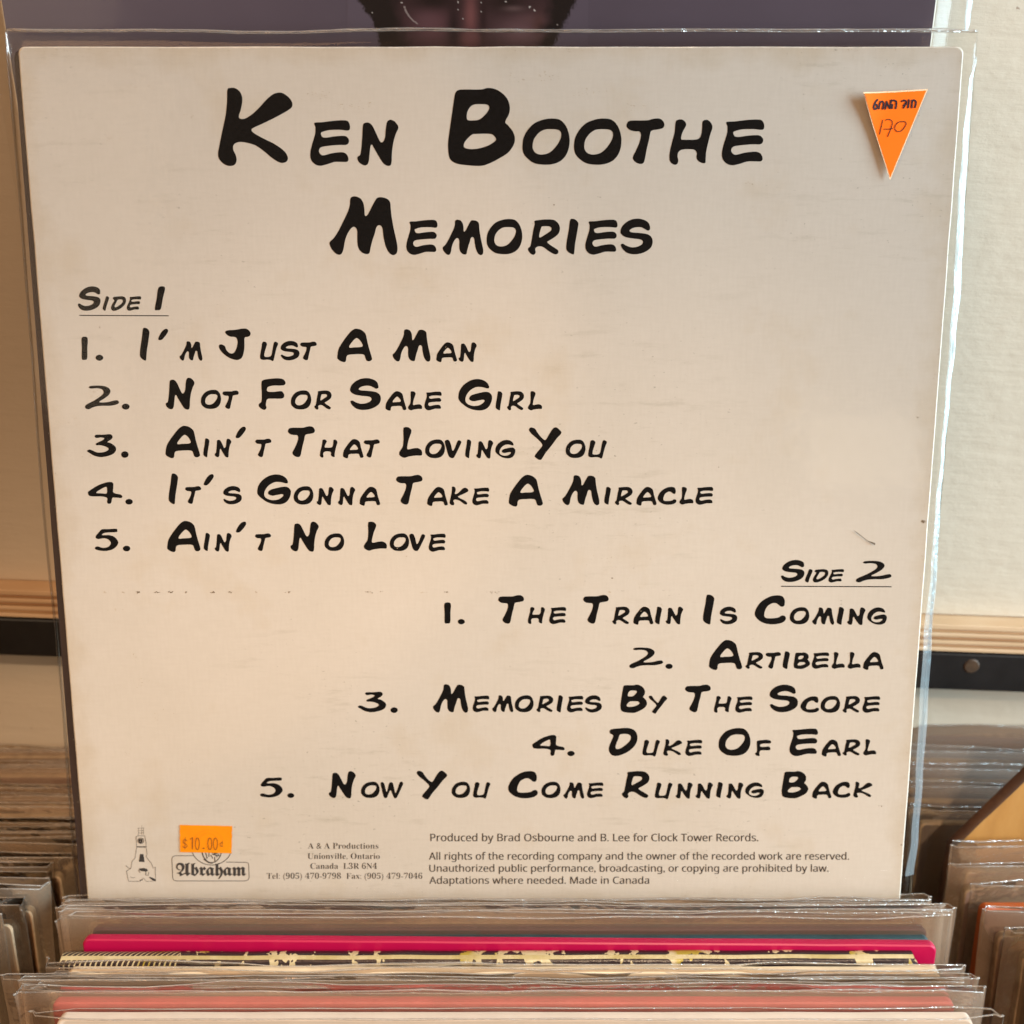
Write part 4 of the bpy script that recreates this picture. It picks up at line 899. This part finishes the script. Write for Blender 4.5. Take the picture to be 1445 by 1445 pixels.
album('record', .3235, -.2830, .1845 + .157, 5, 'record with a burnt orange spine facing the gap', (.4, .1, .02), None, gr, seed=110, lip=.002, side=.002, plast=None, cover=cover_mat('orange_record_print', (.30, .20, .16)), edge=og, t=.0045)
album('record', .2980, -.2830, .202 + .157, 6, 'record in a cloudy dark bag with a rounded slumped corner', (.15, .11, .085), None, gr, seed=111, lip=.011, side=.005, wav=.004, plast='bag_dark', sag=.010)
album('record', .2850, -.2900, .207 + .157, 7, 'record in a bag with gold patches on its cover', (.34, .25, .12), (.55, .42, .18), gr, seed=112, lip=.006, side=.010, wav=.003, plast='bag_dark')
album('record', .2760, -.2920, .215 + .157, 7, 'foremost record of the right row', (.22, .20, .15), None, gr, seed=113, lip=.006, side=.008, wav=.003, plast='bag_dark')

# ---- sloped wooden board standing in the right row
BD = empty('wooden_board', (.1825, .352, 0)); tag(BD, 'orange tan wooden board with a sloped dark top edge, standing among the right-hand records', 'board')
zt = CAM.z - .276
prof = [(0, 0), (0, zt), (.026, zt + .0365), (.040, zt + .056), (.056, zt + .056), (.095, zt), (.095, 0)]
vs = [(x, 0, z_) for x, z_ in prof] + [(x, .0018, z_) for x, z_ in prof]; n_ = len(prof)
fs = [tuple(reversed(range(n_))), tuple(range(n_, 2 * n_))] + [(i, (i + 1) % n_, (i + 1) % n_ + n_, i + n_) for i in range(n_)]
raw('board_panel', vs, fs, [M['tan_wood'], M['wood_edge']], BD, mi=[0, 0] + [1] * n_)
# dark worn arris along the slope
av = []; af = []
seg = [Vector((0, .002, zt - .03)), Vector((0, .002, zt)), Vector((.026, .002, zt + .0365)), Vector((.040, .002, zt + .056)), Vector((.056, .002, zt + .056)), Vector((.095, .002, zt))]
pts = []
for a, b in zip(seg, seg[1:]):
    for k in range(10): pts.append(a.lerp(b, k / 10))
for i, q in enumerate(pts):
    t = (pts[min(i + 1, len(pts) - 1)] - pts[max(i - 1, 0)]).normalized(); nn = Vector((t.z, 0, -t.x))
    w_ = .0012 + .0006 * noise.noise(q * 70)
    av += [q - nn * .0006 + Vector((0, -.0025, 0)), q + nn * w_ + Vector((0, -.0024, 0)), q - nn * .0008 + Vector((0, .0012, 0))]
for i in range(len(pts) - 1):
    a = i * 3; af += [(a, a + 3, a + 4, a + 1), (a, a + 2, a + 5, a + 3)]
raw('worn_edge', av, af, M['wood_edge'], BD, smooth=True)
